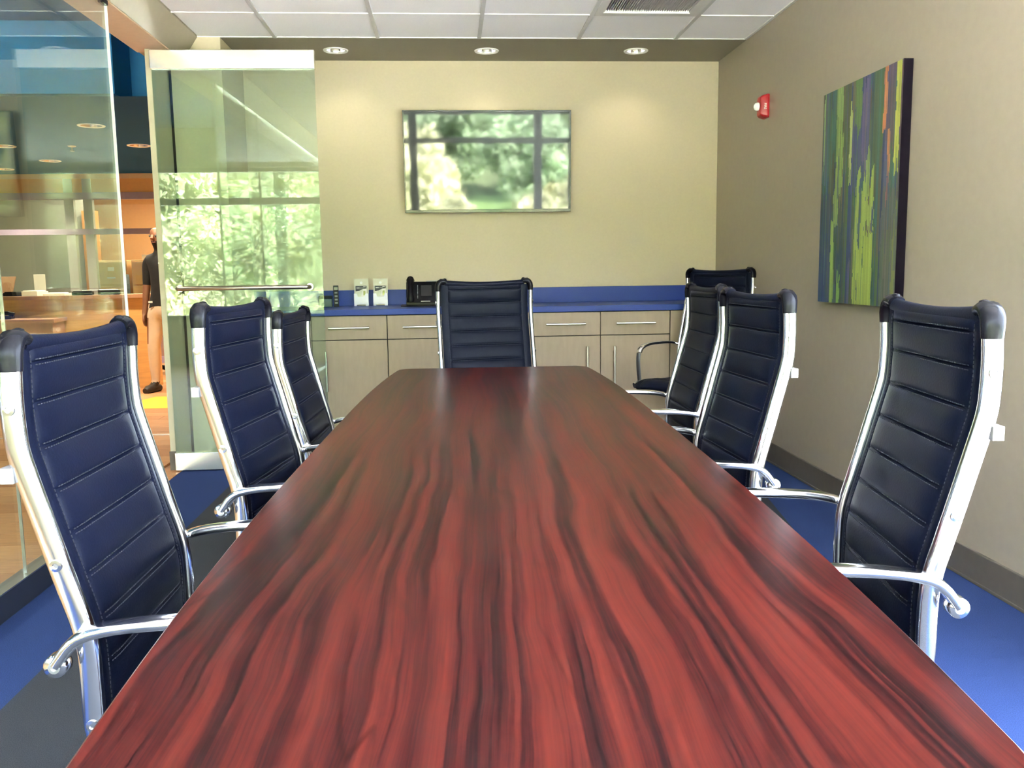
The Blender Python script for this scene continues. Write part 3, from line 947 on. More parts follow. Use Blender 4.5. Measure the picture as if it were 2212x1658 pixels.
chair(-.5435, 3.125, -2.7, -.050, 'lowest-set leather chair on the glass-door side, last along the table towards the counter')
chair(.8815, 1.553, 172.5, .010, 'black leather chair on the painting side, first along the table from the windows')
chair(.8365, 2.375, 182.7, .012, 'black leather chair on the painting side, middle one along the table')
chair(.933, 3.175, 179, .014, 'black leather chair on the painting side, last along the table towards the counter')
chair(.172, 4.20, -82, .035, 'charcoal leather chair at the head of the table under the television')
chair(1.567, 5.015, -142, .070, 'black leather chair turned away in the corner by the counter')

# ------------------------------------------------------------------ conference table
TCX, TCY, TANG, TL = .046 + .0355 * 2.01, 2.01, math.atan(.0355), 1.45
tab = empty('conference_table', (TCX, TCY, 0), -TANG, 'long boat-shaped mahogany conference table with a polished top', 'table')
def hwid(v): return .372 + .044 * (1 - abs(v) ** 3)
side = [(hwid(v), v * TL) for v in np.linspace(-1, 1, 41)]
def outline(ins):
    right = [(x - ins, y * (TL - ins) / TL) for x, y in side]
    c_ = .028
    right[0] = (right[0][0], right[0][1] + c_); right[-1] = (right[-1][0], right[-1][1] - c_)
    right = [(right[0][0] - c_ * 1.3, right[0][1] - c_)] + right + [(right[-1][0] - c_ * 1.3, right[-1][1] + c_)]
    return right + [(-x, y) for x, y in reversed(right)]
b = MB()
o0, o1 = outline(0), outline(.004)
n = len(o0)
vs_ = [(p[0], p[1], .70) for p in o0] + [(p[0], p[1], .736) for p in o0] + [(p[0], p[1], .74) for p in o1]
fs_ = [(i, (i + 1) % n, n + (i + 1) % n, n + i) for i in range(n)] + [(n + i, n + (i + 1) % n, 2 * n + (i + 1) % n, 2 * n + i) for i in range(n)]
b.add(vs_, fs_ + [tuple(range(n - 1, -1, -1))], 1); b.add([], [])
b.v += []; b.f.append(tuple(2 * n + k for k in range(n))); b.mi.append(0)
b.build('tabletop', [M['mahogany'], M['mahogany_edge']], tab)
for y in (-1.05, .73):
    b = MB(); b.box(-.13, .13, y - .03, y + .03, 0, .70); b.build('slab_leg', M['mahogany_edge'], tab, bevel=.004)
b = MB(); b.box(-.02, .02, -1.02, .70, .42, .66); b.build('centre_beam', M['mahogany_edge'], tab)

# ------------------------------------------------------------------ things on the counter
CT = .9025
M['acrylic'] = mat('clear_acrylic', (.52, .54, .66), .15, noise=.02, spec=.6)
M['acrylic_back'] = mat('frosted_acrylic', (.50, .48, .38), .3, noise=.02)
M['ink'] = mat('card_dark_ink', (.03, .032, .03), .5)
M['card_green'] = mat('card_green_ink', (.38, .42, .12), .5)
M['card_pale'] = mat('card_pale_ink', (.56, .58, .44), .5)
for n, (x, lab) in enumerate(((-.578, 'clear acrylic brochure holder beside the remote control'), (-.452, 'clear acrylic brochure holder beside the telephone'))):
    h = empty('brochure_holder', (x, 5.87, CT), 0, lab, 'brochure holder', 'brochure holders on the blue counter')
    b = MB()
    b.box(-.047, .047, .012, .016, .002, .178); b.build('back_panel', M['acrylic_back'], h)
    b = MB()
    b.prism([(-.047, .006), (-.030, .006), (-.024, .012), (.024, .012), (.030, .006), (.047, .006), (.047, .082), (.028, .082), (.022, .060), (-.022, .060), (-.028, .082), (-.047, .082)], 'y', -.016, -.013)
    b.box(-.047, -.044, -.013, .012, .004, .082); b.box(.044, .047, -.013, .012, .004, .082); b.box(-.044, .044, -.013, .012, .010, .013)
    b.box(-.047, -.028, -.02, .02, 0, .006); b.box(.028, .047, -.02, .02, 0, .006)
    b.build('front_pocket', M['acrylic'], h)
    b = MB(); b.lathe([(.009, .0112), (.009, .0122)], (0, 0, .152), 'y', 18); b.build('round_badge', M['white'], h)
    cd = MB(); cd.box(-.036, .036, -.008, -.002, .014, .132); card = cd.build('leaflet', M['paper'], h)
    b = MB(); b.prism([(-.036, .096), (-.01, .100), (.012, .112), (.036, .114), (.036, .132), (-.036, .132)], 'y', -.0088, -.0079); b.build('dark_banner', M['ink'], card)
    b = MB(); b.prism([(-.036, .062), (-.002, .062), (.004, .085), (.012, .110), (-.01, .099), (-.036, .094)], 'y', -.0086, -.0079); b.build('pale_panel', M['card_pale'], card)
    b = MB(); b.box(.014, .028, -.0087, -.0079, .070, .100); b.build('green_picture', M['card_green'], card)
    b = MB(); b.box(-.030, -.010, -.0092, -.0086, .116, .121); b.box(.014, .030, -.0092, -.0086, .124, .127); b.box(-.008, .016, -.0092, -.0086, .117, .119)
    b.build('print', M['paper'], card)
ph = empty('desk_telephone', (-.145, 5.66, CT + .001), 0, 'black desk telephone with handset on the blue counter', 'telephone')
PT = [(-.165, 0), (.155, 0), (.155, .014), (-.165, .014)]
b = MB(); b.prism([(-.01, 0), (.10, 0), (.10, .05), (.06, .152), (.048, .156), (-.01, .022)], 'x', -.128, .135); b.build('body', M['plastic'], ph, bevel=.003)
b = MB(); b.prism([(-.085, 0), (.02, 0), (.02, .012), (-.085, .004)], 'x', -.16, .13); b.build('foot', M['plastic'], ph, bevel=.002)
def slope(x, t, lift=0):     # a point on the sloping face of the telephone
    a = Vector((0, -.01, .022)); c_ = Vector((0, .048, .156)); n_ = Vector((0, -(c_.z - a.z), c_.y - a.y)).normalized()
    p = a.lerp(c_, t) + n_ * lift
    return Vector((x, p.y, p.z))
hs = MB(); hs.tube([slope(-.100, t, l) for t, l in ((.02, .014), (.10, .022), (.3, .028), (.6, .030), (.85, .026), (1.0, .020), (1.12, .014))], [.022, .026, .020, .019, .022, .027, .020], 12)
hs.build('handset', M['plastic'], ph, smooth=60)
for i in range(10):
    b = MB(); p = slope(-.055, .22 + .065 * i, .0012); b.obox(p, (.0022, 0, 0), (0, .0008, .0019), (0, -.001, .0004)); b.build('line_key', M['office_grey'], ph)
b = MB(); p = slope(-.005, .06, .001); b.obox(p, (.030, 0, 0), (0, .0007, .0018), (0, -.0008, .0003)); b.build('name_strip', M['paper'], ph)
b = MB(); p = slope(.0, .55, .0015); b.obox(p, (.035, 0, 0), (0, .014, .034), (0, -.002, .001)); b.build('key_panel', M['tvframe'], ph)
for t in (.60, .66):
    b = MB(); b.obox(slope(.066, t, .0015), (.004, 0, 0), (0, .0008, .002), (0, -.001, .0005)); b.build('key', M['paper'], ph)
b = MB(); b.prism([(.0, .150), (.12, .150), (.12, .162), (.0, .160)], 'y', .05, .06); b.build('display_hood', M['office_grey'], ph)
rc = empty('remote_control', (-.735, 5.80, CT), R(8), 'black remote control standing upright in its holder on the counter', 'remote control')
b = MB(); b.prism(rounded(-.017, .017, 0, .138, .004), 'y', -.010, .010); b.build('body', M['plastic'], rc)
for i in range(4):
    b = MB(); b.box(-.009, .009, -.012, -.010, .02 + .022 * i, .03 + .022 * i); b.build('button', M['dark_metal'], rc)
b = MB(); b.box(-.012, .012, -.0115, -.010, .108, .128); b.build('window', M['tvframe'], rc)
hb = empty('dark_storage_box', (-.80, 5.80, CT), R(4), 'low dark green box on the counter beside the remote control', 'box')
b = MB(); b.box(-.044, .040, -.05, .05, 0, .055); b.build('box_base', mat('dark_green_card', (.02, .05, .055), .4), hb, bevel=.003)
b = MB(); b.box(-.045, .041, -.051, .051, .055, .072); b.build('lid', M['plastic'], hb, bevel=.002)

# ------------------------------------------------------------------ the office beyond the glass
YP = 11.6     # far glazed partition
b = MB(); b.box(XH, XG - .06, YF, YB + .15, -.06, -.012); b.box(XH, -1.70, YB + .15, 14, -.06, -.012)
of = empty('floor_office', (0, 0, 0)); struct(of, 'warm wood plank floor of the office beyond the glass', 'floor')
b.build('subfloor', M['brown'], of)
row = 0
y = YF
plank_cache = {}
while y < 13.9:
    y1 = min(y + .18, 13.95)
    xr_ = XG - .062 if y < 5.07 else -1.705
    x = XH + .02 - (row % 3) * .6
    if y < 3.2: xs = [XH, xr_]
    else:
        xs = [XH]
        q = XH + .9 + (row % 3) * .7
        while q < xr_ - .3: xs.append(q); q += 1.9
        xs.append(xr_)
    for x0, x1 in zip(xs, xs[1:]):
        k = (round(x1 - x0, 3), round(y1 - y, 3), random.randrange(3))
        if k not in plank_cache:
            pbm = MB(); pbm.box(0, k[0] - .003, 0, k[1] - .003, -.012, 0)
            plank_cache[k] = pbm.mesh('plank', M['office_floor'][k[2]])
        link('plank', plank_cache[k], of, loc=(x0, y, 0))
    y = y1; row += 1
b = MB(); b.prism([(-2.9, 7.55), (-2.25, 7.55), (-2.25, 8.2), (-2.75, 8.3)], 'z', 0, .002); b.build('yellow_patch', M['yellow'], of)  # flat yellow quad laid over the planks
b = MB(); b.box(-4.5, -1.71, 6.27, 6.295, 0, .004); b.build('threshold_strip', M['satin'], of)

# hall ceiling above, blue bulkhead, slate ceiling with downlights
b = MB(); b.box(XH, -1.70, YF, 7.3, 2.92, 3.1)
struct(b.build('ceiling_office', M['slate']), 'slate grey high ceiling of the office beyond the glass', 'ceiling')
b = MB(); b.box(XH, -2.36, 6.68, 7.04, 2.42, 2.95)
struct(b.build('trim_7', M['teal']), 'long blue ceiling bulkhead in the office', 'bulkhead')
b = MB(); b.box(XH, -1.70, 7.04, 7.30, 2.42, 2.95)
struct(b.build('trim_8', M['teal']), 'stepped back blue bulkhead beside the door frame', 'bulkhead')
HD = [(-3.02, 7.94), (-3.03, 9.13), (-4.38, 10.28), (-4.32, 9.13), (-5.24, 11.03), (-2.3, 8.6), (-2.3, 10.3)]
lo_ceil = plate_with_holes('ceiling_low', XH, -1.70, 6.68, YP, 2.402, [(x, y, .09) for x, y in HD], M['slate'])
struct(lo_ceil, 'slate blue low ceiling with downlights over the reception desk', 'ceiling')
for x, y in HD:
    downlight((x, y, 2.402), HALL_WATT, (1, .83, .60), 'warm round downlight in the slate office ceiling', 'downlights over the reception desk', r_=.10)
sp_ = empty('sprinkler_head', (-3.68, 9.15, 2.402), 0, 'small white sprinkler head between the office downlights', 'sprinkler')
b = MB(); b.lathe([(.04, 0), (.034, -.008), (.012, -.012)], (0, 0, 0), 'z', 16); b.build('escutcheon', M['white'], sp_, smooth=True)
b = MB(); b.cyl((0, 0, -.01), (0, 0, -.045), .008, 10); b.lathe([(.02, -.05), (.02, -.046)], (0, 0, 0), 'z', 12); b.build('deflector', M['satin'], sp_)
for k in range(3):
    l = bpy.data.lights.new('near_hall_lamp', 'SPOT'); l.energy = HALL_WATT * .8; l.color = (1, .84, .62); l.spot_size = R(130); l.spot_blend = .8; l.shadow_soft_size = .05
    d = empty('downlight', (-3.3, 1.2 + 2.0 * k, 2.92), 0, 'warm round downlight in the high slate ceiling', 'downlight', 'downlights in the high office ceiling')
    b = MB(); b.lathe([(.11, 0), (.10, -.008), (.085, -.006)], (0, 0, 0), 'z', 24, cap=False); b.build('trim_ring', M['white'], d)
    b = MB(); b.lathe([(.085, -.004), (.001, -.003)], (0, 0, 0), 'z', 24, cap=False); b.build('bulb', BULB_HALL, d)
    lo = bpy.data.objects.new('downlight_beam', l); COL.objects.link(lo); lo.parent = d; lo.location = (0, 0, -.03)
# outer walls of the office
b = MB(); b.box(XH - .15, XH, YF - .2, 14.2, -.1, 3.25); struct(b.build('wall_office_side', M['office_grey']), 'grey outer wall of the office', 'wall')
b = MB(); b.box(XH, XR, 14.0, 14.15, -.1, 3.25); struct(b.build('wall_office_back', M['orange']), 'orange wall at the far end of the office', 'wall')
b = MB(); b.box(-1.70, -1.60, YB + .15, 14, -.1, 3.1); struct(b.build('wall_office_right', M['orange']), 'orange wall of the corridor past the door', 'wall')

# far glazed partition of the inner office
pt = empty('wall_office_partition', (0, YP, 0)); struct(pt, 'glazed office partition with mauve frame bars', 'glass wall')
for z0, z1, mt in ((0, .085, 'mauve'), (.425, .50, 'mauve'), (1.65, 1.72, 'mauve'), (2.085, 2.17, 'mauve'), (2.34, 2.40, 'peach')):
    b = MB(); b.box(XH, -1.70, -.04, .04, z0, z1); b.build('frame_bar', M[mt], pt)
for x0, x1, mt in ((-4.80, -4.69, 'office_grey'), (-4.57, -4.46, 'office_grey'), (-6.3, -6.24, 'mauve'), (-2.6, -2.54, 'mauve')):  # grey pair imitates reflected columns, mauve pair are frame posts
    b = MB(); b.box(x0, x1, -.035, .035, .085, 2.34); b.build('mullion_and_reflection', M[mt], pt)
b = MB(); b.box(XH, -1.70, -.012, .012, .085, .425); b.build('lower_panel', mat('mauve_panel', (.30, .19, .16), .5), pt)
b = MB(); b.box(XH, -1.70, -.03, .03, 2.17, 2.34); b.build('upper_panel', M['orange'], pt)
for z0, z1 in ((.50, 1.65), (1.72, 2.085)):
    b = MB(); b.box(XH, -1.70, -.004, .004, z0, z1); b.build('glass_pane', M['glass'], pt)
b = MB(); b.box(XH, -1.70, YP + .05, 14, 2.45, 2.5)
struct(b.build('ceiling_inner_office', M['peach']), 'peach ceiling of the inner office', 'ceiling')
b = MB(); b.box(XH, -5.02, 12.7, 12.8, 0, 2.45); struct(b.build('wall_inner_office', M['office_grey']), 'grey wall inside the inner office', 'wall')
b = MB(); b.box(-5.02, -4.84, 12.62, 12.74, 0, 2.02); struct(b.build('door_2', M['door_wood']), 'orange wooden door edge beside the grey inner wall', 'door')
for x, y in ((-4.5, 12.3), (-3.1, 12.6)):
    lp = empty('ceiling_panel_light', (x, y, 2.448), 0, 'long lit ceiling panel in the inner office', 'ceiling light', 'lit ceiling panels of the inner office')
    b = MB(); b.box(-.45, .45, -.15, .15, -.012, 0); b.build('panel_frame', M['white'], lp)
    b = MB(); b.box(-.43, .43, -.13, .13, -.016, -.012); b.build('diffuser', BULB_HALL, lp)
    l = bpy.data.lights.new('panel_glow', 'AREA'); l.energy = HALL_WATT * .3; l.size = .8; l.color = (1, .82, .56)
    lo = bpy.data.objects.new('panel_glow', l); COL.objects.link(lo); lo.parent = lp; lo.location = (0, 0, -.02)

# filing cabinets behind the partition
for k, x in enumerate((-4.02, -4.48)):
    f = empty('filing_cabinet', (x + .02, 12.05, 0), 0, ['almond four-drawer filing cabinet with papers on top', 'almond four-drawer filing cabinet behind the round-backed chair'][k], 'filing cabinet', 'filing cabinets in the inner office')
    b = MB(); b.box(-.20, .20, 0, .6, 0, 1.33); b.build('body', M['manila'], f, bevel=.004)
    for q in range(4):
        d = MB(); d.box(-.185, .185, -.018, 0, .05 + .32 * q, .35 + .32 * q); do = d.build('drawer', M['manila'], f, bevel=.004)
        h_ = MB(); h_.box(-.05, .05, -.032, -.018, .13 + .32 * q, .15 + .32 * q); h_.build('handle', M['satin'], do)
        h_ = MB(); h_.box(-.04, .04, -.022, -.018, .23 + .32 * q, .28 + .32 * q); h_.build('label_holder', M['paper'], do)
pp = empty('paper_stack', (-3.98, 12.25, 1.331), R(6), 'stack of white paper on the filing cabinet', 'paper')
b = MB(); b.box(-.11, .11, -.14, .14, 0, .07); b.build('sheets', M['paper'], pp)

# reception desk: curved maple front with a counter, lower brown wing
dk = empty('reception_desk', (-3.9, 9.0, 0), 0, 'curved maple reception desk with a raised counter', 'desk')
def arc(r_, a0, a1, n, cx, cy_): return [(cx + r_ * math.cos(a0 + (a1 - a0) * k / n), cy_ + r_ * math.sin(a0 + (a1 - a0) * k / n)) for k in range(n + 1)]
ac = (.1, .9); a0, a1 = R(205), R(318)
fo = arc(1.15, R(232), R(322), 20, .02, .93); fi = arc(1.12, R(232), R(322), 20, .02, .93)
b = MB(); b.prism(fo + fi[::-1], 'z', 0, .905); b.build('front_panel', M['maple'], dk, smooth=35)
to = arc(1.22, R(226), R(324), 22, .02, .93); ti = arc(.86, R(226), R(324), 22, .02, .93)
b = MB(); b.prism(to + ti[::-1], 'z', .905, .94); b.build('counter_top', M['brown'], dk, smooth=35)
b = MB(); b.box(-2.0, -.70, .18, .55, .905, .94); b.build('counter_top', M['brown'], dk)
b = MB(); b.box(-2.0, -.70, .50, .53, .0, .905); b.build('back_panel', M['gap'], dk)
b = MB(); b.box(-2.0, -.70, -.25, .49, .71, .74); b.build('desk_top', M['brown'], dk)
lw = empty('desk_return', (-4.4, 8.35, 0), R(6), 'low brown desk return in front of the reception counter', 'desk')
b = MB(); b.box(-1.4, .72, -.01, .02, 0, .70); b.build('front_panel', M['brown'], lw)
b = MB(); b.box(.69, .72, .02, .34, 0, .70); b.build('side_panel', M['brown'], lw)
b = MB(); b.box(-1.4, .74, -.03, .36, .70, .735); b.build('desk_top', M['brown'], lw)

def simple(name, label, cat, loc, rz, parts, group=None):
    r_ = empty(name, loc, rz, label, cat, group)
    for nm, mb, mt in parts: mb.build(nm, mt, r_, bevel=.002)
    return r_
DZ = .941
b1 = MB().box(-.14, .14, -.10, .10, .005, .34); b2 = MB().box(-.145, .145, -.105, .105, .34, .36); b3 = MB().box(-.12, .12, -.107, -.1, .22, .24)
simple('computer_tower', 'dark grey computer tower standing on the reception counter', 'computer', (-5.02, 9.33, DZ), 0, [('case', b1, M['dark_metal']), ('top_cover', b2, M['plastic']), ('drive_slot', b3, M['office_grey'])])
b1 = MB().obox((0, .09, .10), (.13, 0, 0), (0, .035, .09), (0, -.006, .002)); b2 = MB().box(-.15, .15, -.14, .06, 0, .02); b3 = MB().box(-.13, .13, -.12, .04, .02, .026)
simple('laptop', 'open dark laptop on the reception counter', 'laptop', (-4.62, 9.36, DZ), R(-14), [('screen', b1, M['brown']), ('base', b2, M['plastic']), ('keyboard', b3, M['gap'])])
b1 = MB().box(-.055, .055, -.004, .004, .01, .21); b2 = MB().box(-.06, .06, -.03, .03, 0, .012)
simple('sign_holder', 'upright white card in a holder on the reception counter', 'sign', (-4.17, 9.32, DZ), R(5), [('card', b1, M['paper']), ('foot', b2, M['acrylic'])])
for k, (t, s_) in enumerate(((239, .075), (250, .085), (261, .08), (273, .10), (286, .09), (299, .09))):
    a = R(t); cx, cy_ = -3.88 + 1.03 * math.cos(a), 9.93 + 1.03 * math.sin(a)
    lab = ['black magazine lying on the counter next to the laptop', 'black folder on the curved reception counter', 'pale card tray on the curved reception counter', 'cream leaflet box in the middle of the curved counter', 'black keyboard-sized folder past the cream leaflet box', 'thin black tablet near the end of the curved counter'][k]
    mt = [M['plastic'], M['plastic'], M['paper'], M['paper'], M['plastic'], M['plastic']][k]
    b1 = MB().box(-s_, s_, -.09, .09, 0, .022 + .012 * (k % 3)); b2 = MB().box(-s_ * .9, s_ * .8, -.08, .07, .022 + .012 * (k % 3), .03 + .012 * (k % 3))
    simple('document_tray' if k in (2, 3) else 'folder', lab, 'tray' if k in (2, 3) else 'folder', (cx, cy_, DZ), a + R(90), [('base', b1, mt), ('cover', b2, M['paper'] if k in (0, 2, 5) else mt)], 'papers on the reception counter')
b1 = MB().box(-.16, .16, -.11, .11, 0, .012); b2 = MB().box(-.13, .13, -.1, .08, .012, .016)
simple('paper_stack', 'cream papers spread on the low brown desk return', 'paper', (-4.55, 8.52, .736), R(9), [('sheets', b1, M['paper']), ('top_sheet', b2, M['paper'])])
b1 = MB().tube([(-.11, 0, .03), (-.06, 0, .05), (.06, 0, .055), (.11, 0, .035)], [.025, .018, .018, .024], 10); b2 = MB().box(-.1, .1, -.09, .05, 0, .03)
simple('desk_phone', 'black telephone handset on the low desk return', 'telephone', (-4.20, 8.55, .736), R(12), [('handset', b1, M['plastic']), ('base', b2, M['plastic'])])
oc = empty('office_chair', (-3.60, 10.15, 0), R(-70), 'dark round-backed office chair behind the reception desk', 'chair')
b = MB(); b.prism([(.24 * math.cos(R(a)) * (1 if a < 180 else 1), .93 + (.21 * math.sin(R(a)) if a <= 180 else .16 * math.sin(R(a)))) for a in range(0, 360, 15)], 'y', -.03, .03)
b.build('backrest', mat('dark_green_fabric', (.02, .035, .035), .8), oc, bevel=.012)
b = MB(); b.prism(rounded(-.24, .24, .0, .46, .06), 'z', .44, .51); b.build('seat', mat('dark_seat_fabric', (.02, .03, .03), .8), oc, bevel=.01)
b = MB(); b.tube([(0, .05, .42), (0, -.06, .46), (0, -.06, .8)], .02, 10); b.build('back_support', M['plastic'], oc)
b = MB(); b.cyl((0, .23, .08), (0, .23, .44), .03, 12); b.build('gas_column', M['plastic'], oc)
for k in range(5):
    a = 2 * math.pi * k / 5
    b = MB(); b.tube([(0, .23, .10), (.27 * math.cos(a), .23 + .27 * math.sin(a), .035)], [.022, .03], 8); b.build('base_leg', M['plastic'], oc)

# ------------------------------------------------------------------ person walking past the door frame
def person(loc, rz):
    root = empty('person', loc, rz, 'person in black short-sleeved shirt and pale trousers standing past the door frame', 'person')
    # local: facing -y, his right is -x;  height about 1.60
    J, E_, Rr = [], [], []
    def chain(pts, rad, start=None):
        prev = start
        for p, r_ in zip(pts, rad):
            J.append(p); Rr.append(r_ if isinstance(r_, tuple) else (r_, r_)); k = len(J) - 1
            if prev is not None: E_.append((prev, k))
            prev = k
        return prev
    pel = chain([(0, 0, .84)], [(.118, .10)])
    chest = chain([(0, .005, .95), (0, .01, 1.06), (0, .01, 1.19), (0, .01, 1.28)], [(.112, .098), (.118, .102), (.122, .102), (.10, .085)], pel)
    neck = chain([(0, 0, 1.345), (0, -.01, 1.39)], [(.05, .052), (.048, .05)], chest)
    head = chain([(0, -.025, 1.435), (0, -.022, 1.49), (0, -.012, 1.545), (0, -.008, 1.575)], [(.058, .07), (.072, .088), (.068, .082), (.042, .05)], neck)
    for s in (-1, 1):
        sh = chain([(s * .11, .01, 1.275), (s * .145, .01, 1.245), (s * .158, .012, 1.13), (s * .166, .01, 1.02), (s * .172, -.01, .90), (s * .175, -.03, .805)],
                   [.056, .052, .046, .039, .034, .025], chest)
        palm = chain([(s * .175, -.04, .765), (s * .175, -.045, .72)], [(.026, .018), (.024, .016)], sh)
        for q, (dy, ln) in enumerate(((-.030, .055), (-.010, .064), (.010, .060), (.028, .048))):
            chain([(s * .175, -.045 + dy, .695), (s * .170, -.045 + dy, .695 - ln * .55), (s * .160, -.042 + dy, .695 - ln)], [.0085, .008, .007], palm)
        chain([(s * .167, -.075, .735), (s * .160, -.088, .705), (s * .156, -.09, .685)], [.010, .009, .008], palm - 1)
        hip = chain([(s * .085, 0, .78), (s * .092, -.005, .62), (s * .095, -.012 - (.04 if s < 0 else -.05), .44), (s * .097, .0 - (.05 if s < 0 else -.09), .24), (s * .098, .01 - (.06 if s < 0 else -.12), .085)],
                    [.092, .085, .064, .056, .042], pel)
        chain([(s * .102, -.05 - (.06 if s < 0 else -.12), .045), (s * .108, -.12 - (.06 if s < 0 else -.12), .035)], [.040, .034], hip)
    me_ = bpy.data.meshes.new('body_source'); me_.from_pydata(J, E_, []); me_.update()
    src = bpy.data.objects.new('body_source', me_); COL.objects.link(src)
    sk = src.modifiers.new('skin', 'SKIN'); sk.use_smooth_shade = True
    if not me_.skin_vertices: 
        me_.skin_vertices  # layer is made with the modifier when missing
    lay = me_.skin_vertices[0] if len(me_.skin_vertices) else None
    if lay is None:
        bpy.context.view_layer.objects.active = src
        bpy.ops.mesh.customdata_skin_add()
        lay = me_.skin_vertices[0]
    for k, d in enumerate(lay.data):
        d.radius = Rr[k]; d.use_root = (k == 0)
    ss_ = src.modifiers.new('sub', 'SUBSURF'); ss_.levels = 2; ss_.render_levels = 2
    dg = bpy.context.evaluated_depsgraph_get()
    bm_ = bpy.data.meshes.new_from_object(src.evaluated_get(dg))
    bpy.data.objects.remove(src)
    bm_.name = 'body'
    bm_.materials.clear()
    skin = mat('skin_brown', (.22, .095, .05), .5, noise=.06); shirt = mat('black_shirt', (.008, .008, .009), .85, noise=.2); pants = mat('pale_trousers', (.66, .50, .36), .8, noise=.06, scale=12)
    beard = mat('dark_beard', (.018, .012, .010), .8); shoe = mat('black_shoe', (.012, .012, .012), .5)
    for q in (skin, shirt, pants, beard, shoe): bm_.materials.append(q)
    for pgn in bm_.polygons:
        x, y_, z = pgn.center
        arm = abs(x) > .128 and z < 1.2
        if z < .095: k = 4
        elif arm and z < 1.03: k = 0
        elif z > 1.335: k = 3 if (z < 1.45 and y_ < -.03) else 0
        elif z > .835: k = 1
        elif abs(x) > .14: k = 0
        else: k = 2
        pgn.material_index = k
        pgn.use_smooth = True
    body = link('body', bm_, root)
    for s in (-1, 1):
        b_ = MB(); b_.lathe([(.0, -.012), (.009, -.008), (.011, .0)], (s * .03, -.098, 1.495), 'y', 10, cap=False); b_.build('eye', M['ink'], root, smooth=True)
        b_ = MB(); b_.tube([(s * .078, .0, 1.462), (s * .084, .004, 1.49), (s * .08, .008, 1.515)], [.008, .014, .010], 8); b_.build('ear', skin, root, smooth=True)
        dy = -(.06 if s < 0 else -.12)
        b_ = MB(); b_.tube([(s * .098, .06 + dy, .03), (s * .10, -.02 + dy, .036), (s * .106, -.12 + dy, .032), (s * .108, -.165 + dy, .024)], [.036, .044, .042, .028], 12)
        b_.build('shoe', shoe, root, smooth=60)
    b_ = MB(); b_.tube([(0, -.108, 1.505), (0, -.122, 1.475), (0, -.106, 1.462)], [.008, .016, .012], 8); b_.build('nose', skin, root, smooth=True)
    b_ = MB(); b_.tube([(-.022, -.098, 1.437), (0, -.106, 1.436), (.022, -.098, 1.437)], [.004, .006, .004], 8); b_.build('mouth', mat('lip', (.16, .05, .04), .5), root)
    b_ = MB(); b_.box(-.085, -.045, -.112, -.104, .862, .88); b_.build('badge', M['paper'], root)
    return root
person((-2.765, 8.72, 0), R(-14))

# ------------------------------------------------------------------ outdoors: lawn, trees, shrubs (seen mirrored in the glass)
b = MB(); b.box(-40, 30, -50, YF - .2, -.5, -.4)
struct(b.build('ground', mat('lawn', (.10, .17, .045), .95, noise=.4, scale=8)), 'sunlit lawn outside the windows', 'lawn')
b = MB(); b.box(-16, 7, -9.3, YF - .2, -.4, -.38)  # slab added as a reflector, throwing sunlight up onto the ceiling
struct(b.build('terrace', mat('pale_concrete', (.74, .72, .69), .85, noise=.06, scale=5)), 'pale concrete slab outside the windows, added to bounce sunlight indoors', 'terrace')
b = MB(); b.box(XR + .15, 7, YF - .2, 8, -.4, -.38)
struct(b.build('terrace_side', mat('pale_concrete_side', (.74, .72, .69), .85, noise=.06, scale=5)), 'pale concrete path beside the building', 'terrace')
def hillside():
    g = np.random.default_rng(4)
    nx, ny = 60, 14
    vs_, fs_ = [], []
    for j in range(ny):
        for i in range(nx):
            t = j / (ny - 1)
            vs_.append((-60 + 100 * i / (nx - 1), -33 - 26 * t + g.normal(0, .4), -.45 + 11 * math.sin(t * math.pi / 2) + (g.normal(0, .5) if j else 0)))
    for j in range(ny - 1):
        for i in range(nx - 1): fs_.append((j * nx + i, j * nx + i + 1, (j + 1) * nx + i + 1, (j + 1) * nx + i))
    mb = MB(); mb.add(vs_, fs_)
    return mb
struct(hillside().build('hillside', mat('wooded_hill', (.075, .10, .045), .95, noise=.7, scale=1.2), smooth=80), 'green wooded hillside rising behind the trees', 'hill')
def leaf_mat(name, col):
    m_ = bpy.data.materials.new(name); m_.use_nodes = True
    N, L = m_.node_tree.nodes, m_.node_tree.links
    N.clear()
    out = N.new('ShaderNodeOutputMaterial'); mix = N.new('ShaderNodeMixShader'); mix.inputs[0].default_value = .4
    d = N.new('ShaderNodeBsdfDiffuse'); t = N.new('ShaderNodeBsdfTranslucent')
    nz = N.new('ShaderNodeTexNoise'); nz.inputs['Scale'].default_value = 1.3; nz.inputs['Detail'].default_value = 5
    tc = N.new('ShaderNodeTexCoord'); L.new(tc.outputs['Object'], nz.inputs['Vector'])
    rp = N.new('ShaderNodeValToRGB')
    rp.color_ramp.elements[0].position = .35; rp.color_ramp.elements[1].position = .65
    rp.color_ramp.elements[0].color = (*[c * .55 for c in col], 1); rp.color_ramp.elements[1].color = (*[min(1, c * 1.5) for c in col], 1)
    L.new(nz.outputs['Fac'], rp.inputs[0]); L.new(rp.outputs[0], d.inputs[0]); L.new(rp.outputs[0], t.inputs[0])
    L.new(d.outputs[0], mix.inputs[1]); L.new(t.outputs[0], mix.inputs[2]); L.new(mix.outputs[0], out.inputs[0])
    return m_
LEAF = [leaf_mat('leaf_green', (.56, .60, .38)), leaf_mat('leaf_yellow_green', (.70, .73, .46)), leaf_mat('leaf_deep_green', (.38, .48, .31))]
BARK = mat('bark', (.10, .075, .055), .9, noise=.4, scale=14)
